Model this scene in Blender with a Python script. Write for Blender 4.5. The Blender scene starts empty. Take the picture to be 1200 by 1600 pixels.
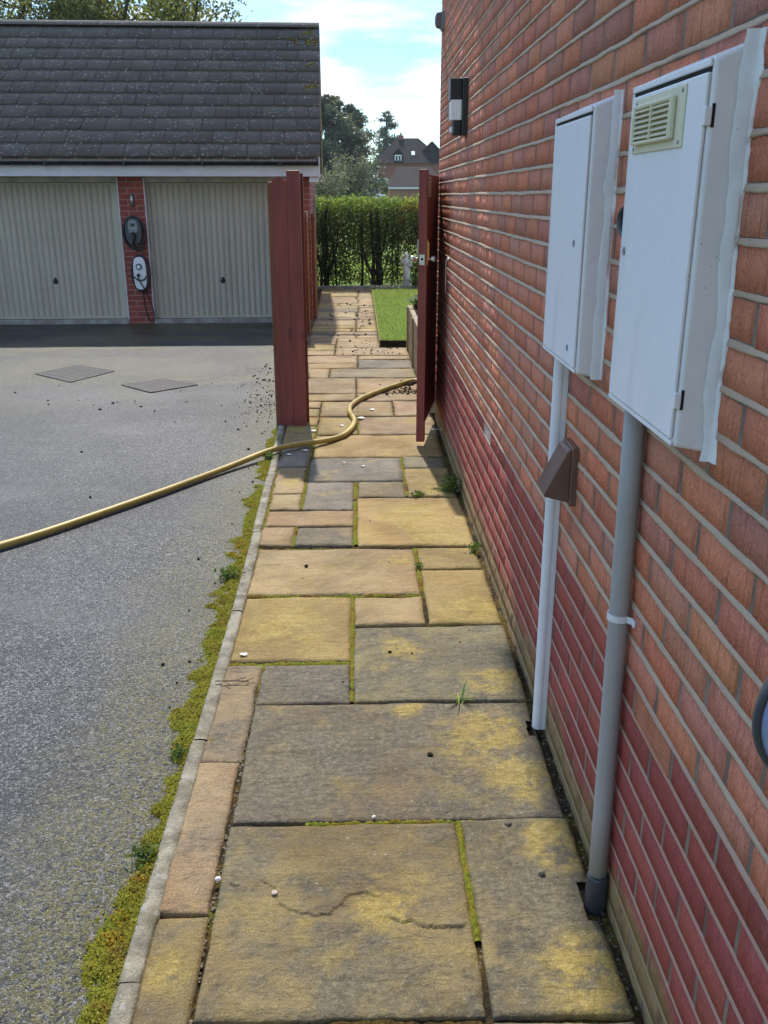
import bpy, bmesh, math, random
import numpy as np
from mathutils import Vector, Matrix
rad = math.radians
random.seed(7)
RNG = np.random.default_rng(11)
scene = bpy.context.scene
COL = scene.collection

# ------------------------------------------------------------------ camera
cam_d = bpy.data.cameras.new("camera")
cam = bpy.data.objects.new("camera", cam_d)
COL.objects.link(cam)
cam.location = (0, 0, 1.5805)
cam.rotation_euler = (rad(90 - 19.095), 0, rad(-1.591))
cam_d.sensor_fit = 'VERTICAL'
cam_d.sensor_height = 24.0
cam_d.lens = 1425.4 / 1600 * 24.0
cam_d.clip_start = 0.02
cam_d.clip_end = 3000
scene.camera = cam

# ------------------------------------------------------------------ light
SUN_EL, SUN_AZ = rad(51), rad(-5)          # azimuth from +Y, negative = to the left (-X)
SKY_STRENGTH = 0.15
SUN_STRENGTH = 2.15
world = bpy.data.worlds.new("World")
scene.world = world
world.use_nodes = True
wt = world.node_tree
wt.nodes.clear()
w_out = wt.nodes.new('ShaderNodeOutputWorld')
w_bg = wt.nodes.new('ShaderNodeBackground')
w_sky = wt.nodes.new('ShaderNodeTexSky')
w_sky.sky_type = 'NISHITA'
w_sky.sun_disc = False
w_sky.sun_elevation = SUN_EL
w_sky.sun_rotation = SUN_AZ
w_sky.air_density = 1.0
w_sky.dust_density = 0.2
w_sky.ozone_density = 2.0
w_bg.inputs['Strength'].default_value = SKY_STRENGTH
w_tc = wt.nodes.new('ShaderNodeTexCoord')
w_map = wt.nodes.new('ShaderNodeMapping')
w_map.inputs['Scale'].default_value = (3.2, 3.2, 13.0)
w_map.inputs['Location'].default_value = (0.55, 0.2, 0.42)
w_n = wt.nodes.new('ShaderNodeTexNoise')
w_n.inputs['Scale'].default_value = 1.35
w_n.inputs['Detail'].default_value = 8
w_n.inputs['Roughness'].default_value = 0.52
w_r = wt.nodes.new('ShaderNodeValToRGB')
w_r.color_ramp.elements[0].position = 0.535
w_r.color_ramp.elements[1].position = 0.68
w_mx = wt.nodes.new('ShaderNodeMix')
w_mx.data_type = 'RGBA'
w_mx.inputs[7].default_value = (4.0, 4.05, 4.1, 1)
wt.links.new(w_tc.outputs['Generated'], w_map.inputs['Vector'])
wt.links.new(w_map.outputs[0], w_n.inputs['Vector'])
wt.links.new(w_n.outputs[0], w_r.inputs[0])
wt.links.new(w_r.outputs[0], w_mx.inputs[0])
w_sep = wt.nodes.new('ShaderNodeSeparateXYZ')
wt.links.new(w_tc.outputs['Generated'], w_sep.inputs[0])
w_tint = wt.nodes.new('ShaderNodeValToRGB')  # upper stops brighten and warm the unseen sky to add fill light
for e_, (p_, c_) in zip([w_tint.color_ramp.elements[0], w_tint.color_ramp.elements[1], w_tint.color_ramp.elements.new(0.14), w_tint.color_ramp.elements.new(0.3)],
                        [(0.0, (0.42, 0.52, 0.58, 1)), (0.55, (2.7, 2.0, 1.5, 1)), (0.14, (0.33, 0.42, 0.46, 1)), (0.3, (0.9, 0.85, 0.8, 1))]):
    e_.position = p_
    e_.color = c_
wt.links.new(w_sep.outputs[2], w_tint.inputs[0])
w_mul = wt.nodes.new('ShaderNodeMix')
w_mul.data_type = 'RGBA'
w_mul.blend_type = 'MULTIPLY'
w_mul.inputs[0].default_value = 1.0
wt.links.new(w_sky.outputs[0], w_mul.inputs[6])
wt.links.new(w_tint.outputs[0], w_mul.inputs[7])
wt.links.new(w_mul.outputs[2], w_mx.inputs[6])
wt.links.new(w_mx.outputs[2], w_bg.inputs['Color'])
wt.links.new(w_bg.outputs[0], w_out.inputs['Surface'])

sun_d = bpy.data.lights.new("sun", 'SUN')
sun_d.energy = SUN_STRENGTH
sun_d.angle = rad(1.0)
sun_d.color = (1.0, 0.94, 0.84)
sun = bpy.data.objects.new("sun", sun_d)
COL.objects.link(sun)
to_sun = Vector((math.sin(SUN_AZ) * math.cos(SUN_EL), math.cos(SUN_AZ) * math.cos(SUN_EL), math.sin(SUN_EL)))
sun.rotation_euler = to_sun.to_track_quat('Z', 'Y').to_euler()
sun.location = (-6, 20, 25)

scene.view_settings.view_transform = 'Standard'
scene.view_settings.look = 'None'
scene.view_settings.exposure = 1.30
scene.view_settings.gamma = 1.0
scene.render.engine = 'CYCLES'
scene.cycles.max_bounces = 8
scene.cycles.transparent_max_bounces = 8
scene.cycles.use_denoising = True


# ------------------------------------------------------------------ numpy noise
def _hash(ix, iy, iz, seed):
    h = (ix * 374761393 + iy * 668265263 + iz * 2147483647 + seed * 1274126177) & 0xFFFFFFFF
    h = ((h ^ (h >> 13)) * 1274126177) & 0xFFFFFFFF
    h = ((h ^ (h >> 16)) * 2246822519) & 0xFFFFFFFF
    return ((h ^ (h >> 15)) & 0xFFFFFF) / float(0xFFFFFF)


def vnoise(p, scale=1.0, seed=0):
    """value noise in -1..1 at points p (N,3)"""
    q = np.asarray(p, float) * scale + 1000.0
    i = np.floor(q).astype(np.int64)
    f = q - i
    f = f * f * (3 - 2 * f)
    r = np.zeros(len(q))
    for dx in (0, 1):
        wx = f[:, 0] if dx else 1 - f[:, 0]
        for dy in (0, 1):
            wy = f[:, 1] if dy else 1 - f[:, 1]
            for dz in (0, 1):
                wz = f[:, 2] if dz else 1 - f[:, 2]
                r += wx * wy * wz * _hash(i[:, 0] + dx, i[:, 1] + dy, i[:, 2] + dz, seed)
    return r * 2 - 1


def fbm(p, scale=1.0, octv=4, seed=0):
    r = 0
    a, t = 1.0, 0
    for k in range(octv):
        r = r + a * vnoise(p, scale * 2 ** k, seed + k * 17)
        t += a
        a *= 0.5
    return r / t


def smooth(a, b, x):
    t = np.clip((x - a) / (b - a), 0, 1)
    return t * t * (3 - 2 * t)


# ------------------------------------------------------------------ object helpers
def setp(o, label=None, cat=None, group=None, kind=None):
    if label: o['label'] = label
    if cat: o['category'] = cat
    if group: o['group'] = group
    if kind: o['kind'] = kind
    return o


def thing(name, label, cat, loc=(0, 0, 0), rz=0, group=None):
    o = bpy.data.objects.new(name, None)
    o.empty_display_size = 0.1
    COL.objects.link(o)
    o.location = loc
    o.rotation_euler = (0, 0, rz)
    return setp(o, label, cat, group)


def link(name, me, mat, parent=None):
    o = bpy.data.objects.new(name, me)
    COL.objects.link(o)
    if mat is not None:
        me.materials.append(mat)
    if parent is not None:
        o.parent = parent
    return o


def mesh_np(name, V, F, mat, parent=None, tint=None, smooth_shade=False):
    """V (N,3); F list of int arrays (M,k)"""
    V = np.asarray(V, np.float32)
    me = bpy.data.meshes.new(name)
    if not isinstance(F, list):
        F = [F]
    F = [np.asarray(f, np.int32) for f in F if len(f)]
    loops = np.concatenate([f.ravel() for f in F])
    sizes = np.concatenate([np.full(len(f), f.shape[1], np.int32) for f in F])
    starts = np.concatenate([[0], np.cumsum(sizes)[:-1]]).astype(np.int32)
    me.vertices.add(len(V))
    me.vertices.foreach_set('co', V.ravel())
    me.loops.add(len(loops))
    me.loops.foreach_set('vertex_index', loops)
    me.polygons.add(len(sizes))
    me.polygons.foreach_set('loop_start', starts)
    me.polygons.foreach_set('loop_total', sizes)
    if smooth_shade:
        me.polygons.foreach_set('use_smooth', np.ones(len(sizes), bool))
    me.update(calc_edges=True)
    if tint is not None:
        t = np.asarray(tint, np.float32)
        if t.shape[1] == 3:
            t = np.concatenate([t, np.ones((len(t), 1), np.float32)], 1)
        a = me.attributes.new('tint', 'FLOAT_COLOR', 'POINT')
        a.data.foreach_set('color', t.ravel())
    return link(name, me, mat, parent)


def grid_faces(nu, nv):
    i = np.arange(nu - 1)[:, None] * nv + np.arange(nv - 1)[None, :]
    i = i.ravel()
    return np.stack([i, i + nv, i + nv + 1, i + 1], 1)


class B:
    """collects shapes in one bmesh"""
    def __init__(s):
        s.bm = bmesh.new()

    def box(s, x0, x1, y0, y1, z0, z1, b=0.0, M=None, seg=1):
        t = bmesh.new()
        bmesh.ops.create_cube(t, size=1)
        for v in t.verts:
            v.co = Vector(((x0 + x1) / 2 + v.co.x * (x1 - x0), (y0 + y1) / 2 + v.co.y * (y1 - y0), (z0 + z1) / 2 + v.co.z * (z1 - z0)))
        if b > 0:
            bmesh.ops.bevel(t, geom=t.edges[:], offset=b, segments=seg, affect='EDGES', profile=0.5)
        s._add(t, M)
        return s

    def _add(s, t, M=None):
        if M is not None:
            bmesh.ops.transform(t, matrix=M, verts=t.verts)
        me = bpy.data.meshes.new('tmp')
        t.to_mesh(me)
        t.free()
        s.bm.from_mesh(me)
        bpy.data.meshes.remove(me)

    def prism(s, pts, axis, a, b, bev=0.0, M=None):
        """outline pts (2-D, in the two other axes in order) extruded from a to b along axis 'x','y','z'"""
        t = bmesh.new()
        def P(p, d):
            return {'x': (d, p[0], p[1]), 'y': (p[0], d, p[1]), 'z': (p[0], p[1], d)}[axis]
        v0 = [t.verts.new(P(p, a)) for p in pts]
        v1 = [t.verts.new(P(p, b)) for p in pts]
        n = len(pts)
        t.faces.new(v0)
        t.faces.new(v1)
        for i in range(n):
            t.faces.new((v0[i], v0[(i + 1) % n], v1[(i + 1) % n], v1[i]))
        bmesh.ops.recalc_face_normals(t, faces=t.faces)
        if bev > 0:
            bmesh.ops.bevel(t, geom=t.edges[:], offset=bev, segments=2, affect='EDGES', profile=0.5)
        s._add(t, M)
        return s

    def tube(s, pts, r, seg=10, caps=True):
        pts = [Vector(p) for p in pts]
        rr = r if isinstance(r, (list, tuple)) else [r] * len(pts)
        rings = []
        up = None
        for i, p in enumerate(pts):
            d = (pts[min(i + 1, len(pts) - 1)] - pts[max(i - 1, 0)])
            if d.length < 1e-9: d = Vector((0, 0, 1))
            d.normalize()
            if up is None:
                up = Vector((0, 0, 1)) if abs(d.z) < 0.9 else Vector((1, 0, 0))
            a = up - d * up.dot(d)
            if a.length < 1e-6: a = d.orthogonal()
            a.normalize()
            up = a
            c = d.cross(a)
            rings.append([s.bm.verts.new(p + (a * math.cos(2 * math.pi * k / seg) + c * math.sin(2 * math.pi * k / seg)) * rr[i]) for k in range(seg)])
        for i in range(len(rings) - 1):
            for k in range(seg):
                f = s.bm.faces.new((rings[i][k], rings[i][(k + 1) % seg], rings[i + 1][(k + 1) % seg], rings[i + 1][k]))
                f.smooth = True
        if caps:
            s.bm.faces.new(rings[0][::-1])
            s.bm.faces.new(rings[-1])
        return s

    def lathe(s, prof, seg=20, M=None, sx=1.0, sy=1.0):
        """prof list of (r,z); revolve about z"""
        t = bmesh.new()
        rings = [[t.verts.new((max(r, 1e-5) * math.cos(2 * math.pi * k / seg) * sx, max(r, 1e-5) * math.sin(2 * math.pi * k / seg) * sy, z)) for k in range(seg)] for r, z in prof]
        for i in range(len(rings) - 1):
            for k in range(seg):
                f = t.faces.new((rings[i][k], rings[i][(k + 1) % seg], rings[i + 1][(k + 1) % seg], rings[i + 1][k]))
                f.smooth = True
        t.faces.new(rings[0][::-1])
        t.faces.new(rings[-1])
        s._add(t, M)
        return s

    def poly(s, pts):
        s.bm.faces.new([s.bm.verts.new(p) for p in pts])
        return s

    def obj(s, name, mat, parent=None, recalc=True):
        if recalc:
            bmesh.ops.recalc_face_normals(s.bm, faces=s.bm.faces)
        me = bpy.data.meshes.new(name)
        s.bm.to_mesh(me)
        s.bm.free()
        return link(name, me, mat, parent)


def catmull(pts, n=8):
    P = [np.array(p, float) for p in pts]
    P = [2 * P[0] - P[1]] + P + [2 * P[-1] - P[-2]]
    out = []
    for i in range(1, len(P) - 2):
        for k in range(n):
            t = k / n
            a, b, c, d = P[i - 1:i + 3]
            out.append(0.5 * ((2 * b) + (-a + c) * t + (2 * a - 5 * b + 4 * c - d) * t * t + (-a + 3 * b - 3 * c + d) * t ** 3))
    out.append(P[-2])
    return out


# ------------------------------------------------------------------ material helpers
class T:
    def __init__(s, name):
        s.m = bpy.data.materials.new(name)
        s.m.use_nodes = True
        s.t = s.m.node_tree
        s.t.nodes.clear()
        s.out = s.t.nodes.new('ShaderNodeOutputMaterial')
        s.p = s.t.nodes.new('ShaderNodeBsdfPrincipled')
        s.t.links.new(s.p.outputs[0], s.out.inputs[0])
        s.co = s.t.nodes.new('ShaderNodeTexCoord').outputs['Object']

    def n(s, typ, **kw):
        x = s.t.nodes.new(typ)
        for k, v in kw.items():
            setattr(x, k, v)
        return x

    def put(s, sock, v):
        if hasattr(v, 'is_output') or isinstance(v, bpy.types.NodeSocket):
            s.t.links.new(v, sock)
        elif isinstance(v, (tuple, list)) and sock.type == 'RGBA' and len(v) == 3:
            sock.default_value = (*v, 1)
        else:
            sock.default_value = v

    def map(s, scale=(1, 1, 1), loc=(0, 0, 0), rot=(0, 0, 0), vec=None):
        x = s.n('ShaderNodeMapping')
        s.put(x.inputs[0], vec or s.co)
        x.inputs['Scale'].default_value = scale
        x.inputs['Location'].default_value = loc
        x.inputs['Rotation'].default_value = rot
        return x.outputs[0]

    def noise(s, scale, detail=4, rough=0.55, vec=None, dist=0.0):
        x = s.n('ShaderNodeTexNoise')
        s.put(x.inputs['Vector'], vec or s.co)
        x.inputs['Scale'].default_value = scale
        x.inputs['Detail'].default_value = detail
        x.inputs['Roughness'].default_value = rough
        x.inputs['Distortion'].default_value = dist
        return x.outputs[0]

    def voro(s, scale, vec=None, feature='F1', out='Distance', rnd=1.0):
        x = s.n('ShaderNodeTexVoronoi', feature=feature)
        s.put(x.inputs['Vector'], vec or s.co)
        x.inputs['Scale'].default_value = scale
        x.inputs['Randomness'].default_value = rnd
        return x.outputs[out]

    def ramp(s, fac, stops, interp='LINEAR'):
        x = s.n('ShaderNodeValToRGB')
        cr = x.color_ramp
        cr.interpolation = interp
        while len(cr.elements) < len(stops):
            cr.elements.new(0.5)
        for e, (p, c) in zip(cr.elements, stops):
            e.position = p
            e.color = (c, c, c, 1) if isinstance(c, (int, float)) else (*c, 1)
        s.put(x.inputs[0], fac)
        return x.outputs[0]

    def mix(s, fac, a, b, mode='MIX'):
        x = s.n('ShaderNodeMix', data_type='RGBA', blend_type=mode)
        s.put(x.inputs[0], fac)
        s.put(x.inputs[6], a)
        s.put(x.inputs[7], b)
        return x.outputs[2]

    def math(s, op, a, b=0.0, clamp=False):
        x = s.n('ShaderNodeMath', operation=op, use_clamp=clamp)
        s.put(x.inputs[0], a)
        s.put(x.inputs[1], b)
        return x.outputs[0]

    def rng(s, v, a, b, c=0.0, d=1.0):
        x = s.n('ShaderNodeMapRange')
        x.interpolation_type = 'SMOOTHSTEP'
        s.put(x.inputs[0], v)
        for i, q in enumerate((a, b, c, d)):
            x.inputs[i + 1].default_value = q
        return x.outputs[0]

    def xyz(s, vec=None):
        x = s.n('ShaderNodeSeparateXYZ')
        s.put(x.inputs[0], vec or s.co)
        return x.outputs

    def attr(s, name, out='Color'):
        x = s.n('ShaderNodeAttribute', attribute_name=name)
        return x.outputs[out]

    def bump(s, h, strength=0.5, dist=0.01, normal=None):
        x = s.n('ShaderNodeBump')
        x.inputs['Strength'].default_value = strength
        x.inputs['Distance'].default_value = dist
        s.put(x.inputs['Height'], h)
        if normal is not None:
            s.put(x.inputs['Normal'], normal)
        return x.outputs[0]

    def end(s, col, rough=0.8, normal=None, metal=0.0, spec=0.5, trans=None, transw=0.35):
        s.put(s.p.inputs['Base Color'], col)
        s.put(s.p.inputs['Roughness'], rough)
        s.put(s.p.inputs['Metallic'], metal)
        s.put(s.p.inputs['Specular IOR Level'], spec)
        if normal is not None:
            s.put(s.p.inputs['Normal'], normal)
        if trans is not None:
            tr = s.n('ShaderNodeBsdfTranslucent')
            s.put(tr.inputs[0], trans)
            mx = s.n('ShaderNodeMixShader')
            s.put(mx.inputs[0], transw)
            s.t.links.new(s.p.outputs[0], mx.inputs[1])
            s.t.links.new(tr.outputs[0], mx.inputs[2])
            s.t.links.new(mx.outputs[0], s.out.inputs[0])
        return s.m


def plain(name, col, rough=0.6, metal=0.0, var=0.15, vs=20, bump=0.15, bs=60, spec=0.5, dirt=None, dirt_amt=0.3):
    t = T(name)
    n1 = t.noise(vs, 5)
    c = t.mix(t.rng(n1, 0.3, 0.7), tuple(x * (1 - var) for x in col), tuple(min(1, x * (1 + var)) for x in col))
    if dirt is not None:
        n2 = t.noise(vs * 0.4, 8, 0.7)
        c = t.mix(t.math('MULTIPLY', t.rng(n2, 0.5, 0.75), dirt_amt), c, dirt)
    nm = t.bump(t.noise(bs, 5), bump, 0.004)
    r = t.rng(n1, 0.2, 0.8, max(0, rough - 0.08), min(1, rough + 0.08))
    return t.end(c, r, nm, metal, spec)


M = {}
# --- brick faces: colour per brick from 'tint', sandy/dragged surface
def brick_mat(name, drag, grain, spec, smoothness):
    t = T(name)
    c = t.attr('tint')
    z = t.xyz()[2]
    n1 = t.noise(9, 6, 0.65)
    c = t.mix(t.rng(n1, 0.42, 0.78, 0, 0.40), c, t.mix(1.0, c, (0.66, 0.62, 0.66), 'MULTIPLY'))
    n2 = t.noise(170, 4, 0.7)
    c = t.mix(t.rng(n2, 0.50, 0.72, 0, 0.65), c, t.mix(1.0, c, (1.7, 1.75, 1.7), 'MULTIPLY'))
    c = t.mix(t.rng(n2, 0.46, 0.28, 0, 0.5), c, t.mix(1.0, c, (0.5, 0.48, 0.5), 'MULTIPLY'))
    cre = t.noise(1, 3, 0.6, t.map((50, 125, 9)))
    c = t.mix(t.math('MULTIPLY', t.rng(cre, 0.53, 0.68), 0.42 * drag), c, t.mix(1.0, c, (0.35, 0.33, 0.36), 'MULTIPLY'))
    pit = t.voro(210, t.map((1, 1, 0.6)))
    pitm = t.math('MULTIPLY', t.math('LESS_THAN', pit, 0.22), t.math('GREATER_THAN', t.noise(35, 3), 0.5))
    c = t.mix(t.math('MULTIPLY', pitm, 0.55), c, (0.06, 0.03, 0.025))
    # algae and splash staining near the ground
    sn = t.noise(5, 6, 0.7)
    stain = t.rng(t.math('SUBTRACT', z, t.math('MULTIPLY', t.math('SUBTRACT', sn, 0.5), 0.34)), 0.07, 0.19, 1, 0)
    sc = t.ramp(t.noise(14, 5, 0.7), [(0.3, (0.09, 0.085, 0.05)), (0.5, (0.24, 0.19, 0.08)), (0.7, (0.33, 0.27, 0.15))])
    c = t.mix(t.math('MULTIPLY', stain, 0.82), c, sc)
    # a little lime bloom
    bl = t.math('MULTIPLY', t.rng(t.noise(3.1, 6, 0.7), 0.6, 0.8), 0.25)
    c = t.mix(bl, c, (0.62, 0.44, 0.36))
    dragv = t.noise(1, 4, 0.6, t.map((60, 260, 16)))
    h = t.math('ADD', t.math('MULTIPLY', t.math('SUBTRACT', dragv, t.math('MULTIPLY', cre, 0.6)), drag), t.math('MULTIPLY', n2, grain))
    h = t.math('SUBTRACT', h, t.math('MULTIPLY', pitm, 0.5))
    nm = t.bump(h, 1.0, 0.0075)
    return t.end(c, smoothness, nm, 0, spec)

M['brick_up'] = brick_mat('rough_orange_brick', 1.0, 0.55, 0.3, 0.85)
M['brick_red'] = brick_mat('smooth_red_brick', 0.45, 0.2, 0.15, 0.8)


def mortar_mat():
    t = T('mortar')
    z = t.xyz()[2]
    n1 = t.noise(7, 6, 0.65)
    n2 = t.noise(140, 4, 0.7)
    c = t.mix(n1, (0.38, 0.275, 0.195), (0.62, 0.48, 0.36))
    c = t.mix(t.rng(n2, 0.5, 0.75, 0, 0.4), c, (0.25, 0.2, 0.16))
    c = t.mix(t.rng(z, 0.58, 0.66, 0.8, 0), c, (0.42, 0.23, 0.185))
    sn = t.noise(5, 6, 0.7)
    stain = t.rng(t.math('SUBTRACT', z, t.math('MULTIPLY', t.math('SUBTRACT', sn, 0.5), 0.34)), 0.07, 0.19, 0.8, 0)
    c = t.mix(stain, c, (0.26, 0.21, 0.09))
    nm = t.bump(t.noise(220, 5, 0.7), 0.6, 0.004)
    return t.end(c, 0.92, nm, 0, 0.2)
M['mortar'] = mortar_mat()
M['mortar_deep'] = plain('recessed_mortar', (0.20, 0.15, 0.12), 0.95, 0, 0.3, 12, 0.6, 180, 0.2)


def brickwall_mat(name, c1, c2, mort, bw=0.225, bh=0.075, rot=(rad(90), 0, 0)):
    """plain brick pattern for walls seen from far off"""
    t = T(name)
    b = t.n('ShaderNodeTexBrick')
    s = t.xyz()
    cm = t.n('ShaderNodeCombineXYZ')
    t.put(cm.inputs[0], t.math('ADD', s[0], s[1]))
    t.put(cm.inputs[1], s[2])
    t.put(b.inputs['Vector'], cm.outputs[0])
    b.inputs['Color1'].default_value = (*c1, 1)
    b.inputs['Color2'].default_value = (*c2, 1)
    b.inputs['Mortar'].default_value = (*mort, 1)
    b.inputs['Scale'].default_value = 1.0
    b.inputs['Mortar Size'].default_value = 0.006
    b.inputs['Brick Width'].default_value = bw
    b.inputs['Row Height'].default_value = bh
    c = t.mix(t.rng(t.noise(5, 5), 0.3, 0.7, 0, 0.4), b.outputs[0], t.mix(1.0, b.outputs[0], (0.7, 0.65, 0.65), 'MULTIPLY'))
    nm = t.bump(b.outputs[1], 0.6, -0.006, t.bump(t.noise(90, 4), 0.4, 0.003))
    return t.end(c, 0.85, nm, 0, 0.3)
M['wall_body'] = brickwall_mat('house_brick', (0.36, 0.13, 0.08), (0.27, 0.1, 0.07), (0.42, 0.34, 0.26))
M['garage_brick'] = brickwall_mat('garage_brick', (0.34, 0.085, 0.06), (0.26, 0.06, 0.05), (0.40, 0.24, 0.19), 0.21, 0.07)
M['far_brick'] = brickwall_mat('far_brick', (0.30, 0.10, 0.07), (0.24, 0.09, 0.07), (0.34, 0.22, 0.18))
M['out_brick'] = brickwall_mat('outbuilding_brick', (0.36, 0.16, 0.12), (0.30, 0.13, 0.11), (0.36, 0.25, 0.2))


def slab_mat():
    t = T('riven_sandstone')
    base = t.attr('tint')
    a = t.attr('tint', 'Alpha')        # how weathered grey the slab is
    lich = t.attr('lichen', 'Fac')
    warp = t.noise(6, 4, 0.6)
    n1 = t.noise(3.6, 9, 0.70, dist=0.35)
    n3 = t.noise(13, 8, 0.72, dist=0.2)
    c = t.mix(t.rng(t.noise(2.1, 7, 0.66, t.map((1, 1, 1), (4, 1, 0)), 0.3), 0.36, 0.66), t.mix(1.0, base, (0.66, 0.60, 0.54), 'MULTIPLY'), t.mix(1.0, base, (1.12, 1.08, 1.0), 'MULTIPLY'))
    c = t.mix(t.rng(t.noise(1.4, 5, 0.6, t.map((1, 1, 1), (9, 3, 0))), 0.48, 0.68, 0, 0.5), c, t.mix(1.0, base, (1.10, 0.90, 0.76), 'MULTIPLY'))
    # black and grey algae, in blotches with ragged edges
    f = t.math('ADD', t.math('MULTIPLY', n1, 0.62), t.math('MULTIPLY', n3, 0.38))
    th = t.math('ADD', t.math('MULTIPLY', a, 0.30), 0.30)
    gm = t.rng(t.math('SUBTRACT', th, f), -0.08, 0.10)
    grey = t.ramp(t.noise(55, 6, 0.78), [(0.32, (0.040, 0.039, 0.034)), (0.48, (0.088, 0.082, 0.066)), (0.58, (0.165, 0.145, 0.10)), (0.70, (0.28, 0.235, 0.15))])
    c = t.mix(t.math('MULTIPLY', gm, 0.74), c, grey)
    dk = t.rng(t.noise(5.5, 9, 0.75, t.map((1, 1, 1), (2, 8, 0)), 0.4), 0.56, 0.70)
    c = t.mix(t.math('MULTIPLY', t.math('MULTIPLY', dk, t.math('ADD', a, 0.12)), 0.75, True), c, (0.050, 0.048, 0.043))
    # ochre lichen
    yel = t.ramp(t.noise(42, 6, 0.75), [(0.3, (0.19, 0.135, 0.03)), (0.5, (0.34, 0.25, 0.065)), (0.7, (0.46, 0.36, 0.12))])
    lm = t.math('ADD', t.math('MULTIPLY', lich, 1.2), t.math('MULTIPLY', t.rng(t.noise(3.1, 8, 0.74, t.map((1, 1, 1), (1, 5, 0)), 0.3), 0.52, 0.66), 0.6))
    lm = t.math('MULTIPLY', lm, t.rng(n3, 0.36, 0.56), True)
    c = t.mix(t.math('MULTIPLY', lm, 0.78), c, yel)
    # grain: pale mineral flecks and dark pits
    sp = t.noise(240, 4, 0.78)
    c = t.mix(t.rng(sp, 0.53, 0.68, 0, 0.75), c, t.mix(1.0, c, (1.95, 1.9, 1.7), 'MULTIPLY'))
    c = t.mix(t.rng(sp, 0.47, 0.32, 0, 0.75), c, t.mix(1.0, c, (0.38, 0.38, 0.38), 'MULTIPLY'))
    dm = t.math('MULTIPLY', t.math('LESS_THAN', t.math('ADD', t.voro(30), t.math('MULTIPLY', warp, 0.1)), 0.14), t.math('GREATER_THAN', t.noise(4, 4), 0.56))
    c = t.mix(t.math('MULTIPLY', dm, 0.5), c, (0.46, 0.43, 0.34))
    h = t.math('ADD', t.noise(11, 9, 0.66, dist=0.5), t.math('MULTIPLY', t.noise(150, 4, 0.7), 0.20))
    h = t.math('ADD', h, t.math('MULTIPLY', t.noise(1, 7, 0.6, t.map((7, 22, 7), rot=(0, 0, 0.35)), 0.8), 0.5))
    nm = t.bump(h, 1.0, 0.017)
    return t.end(c, t.rng(n1, 0.3, 0.7, 0.66, 0.88), nm, 0, 0.3)
M['slab'] = slab_mat()


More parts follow.
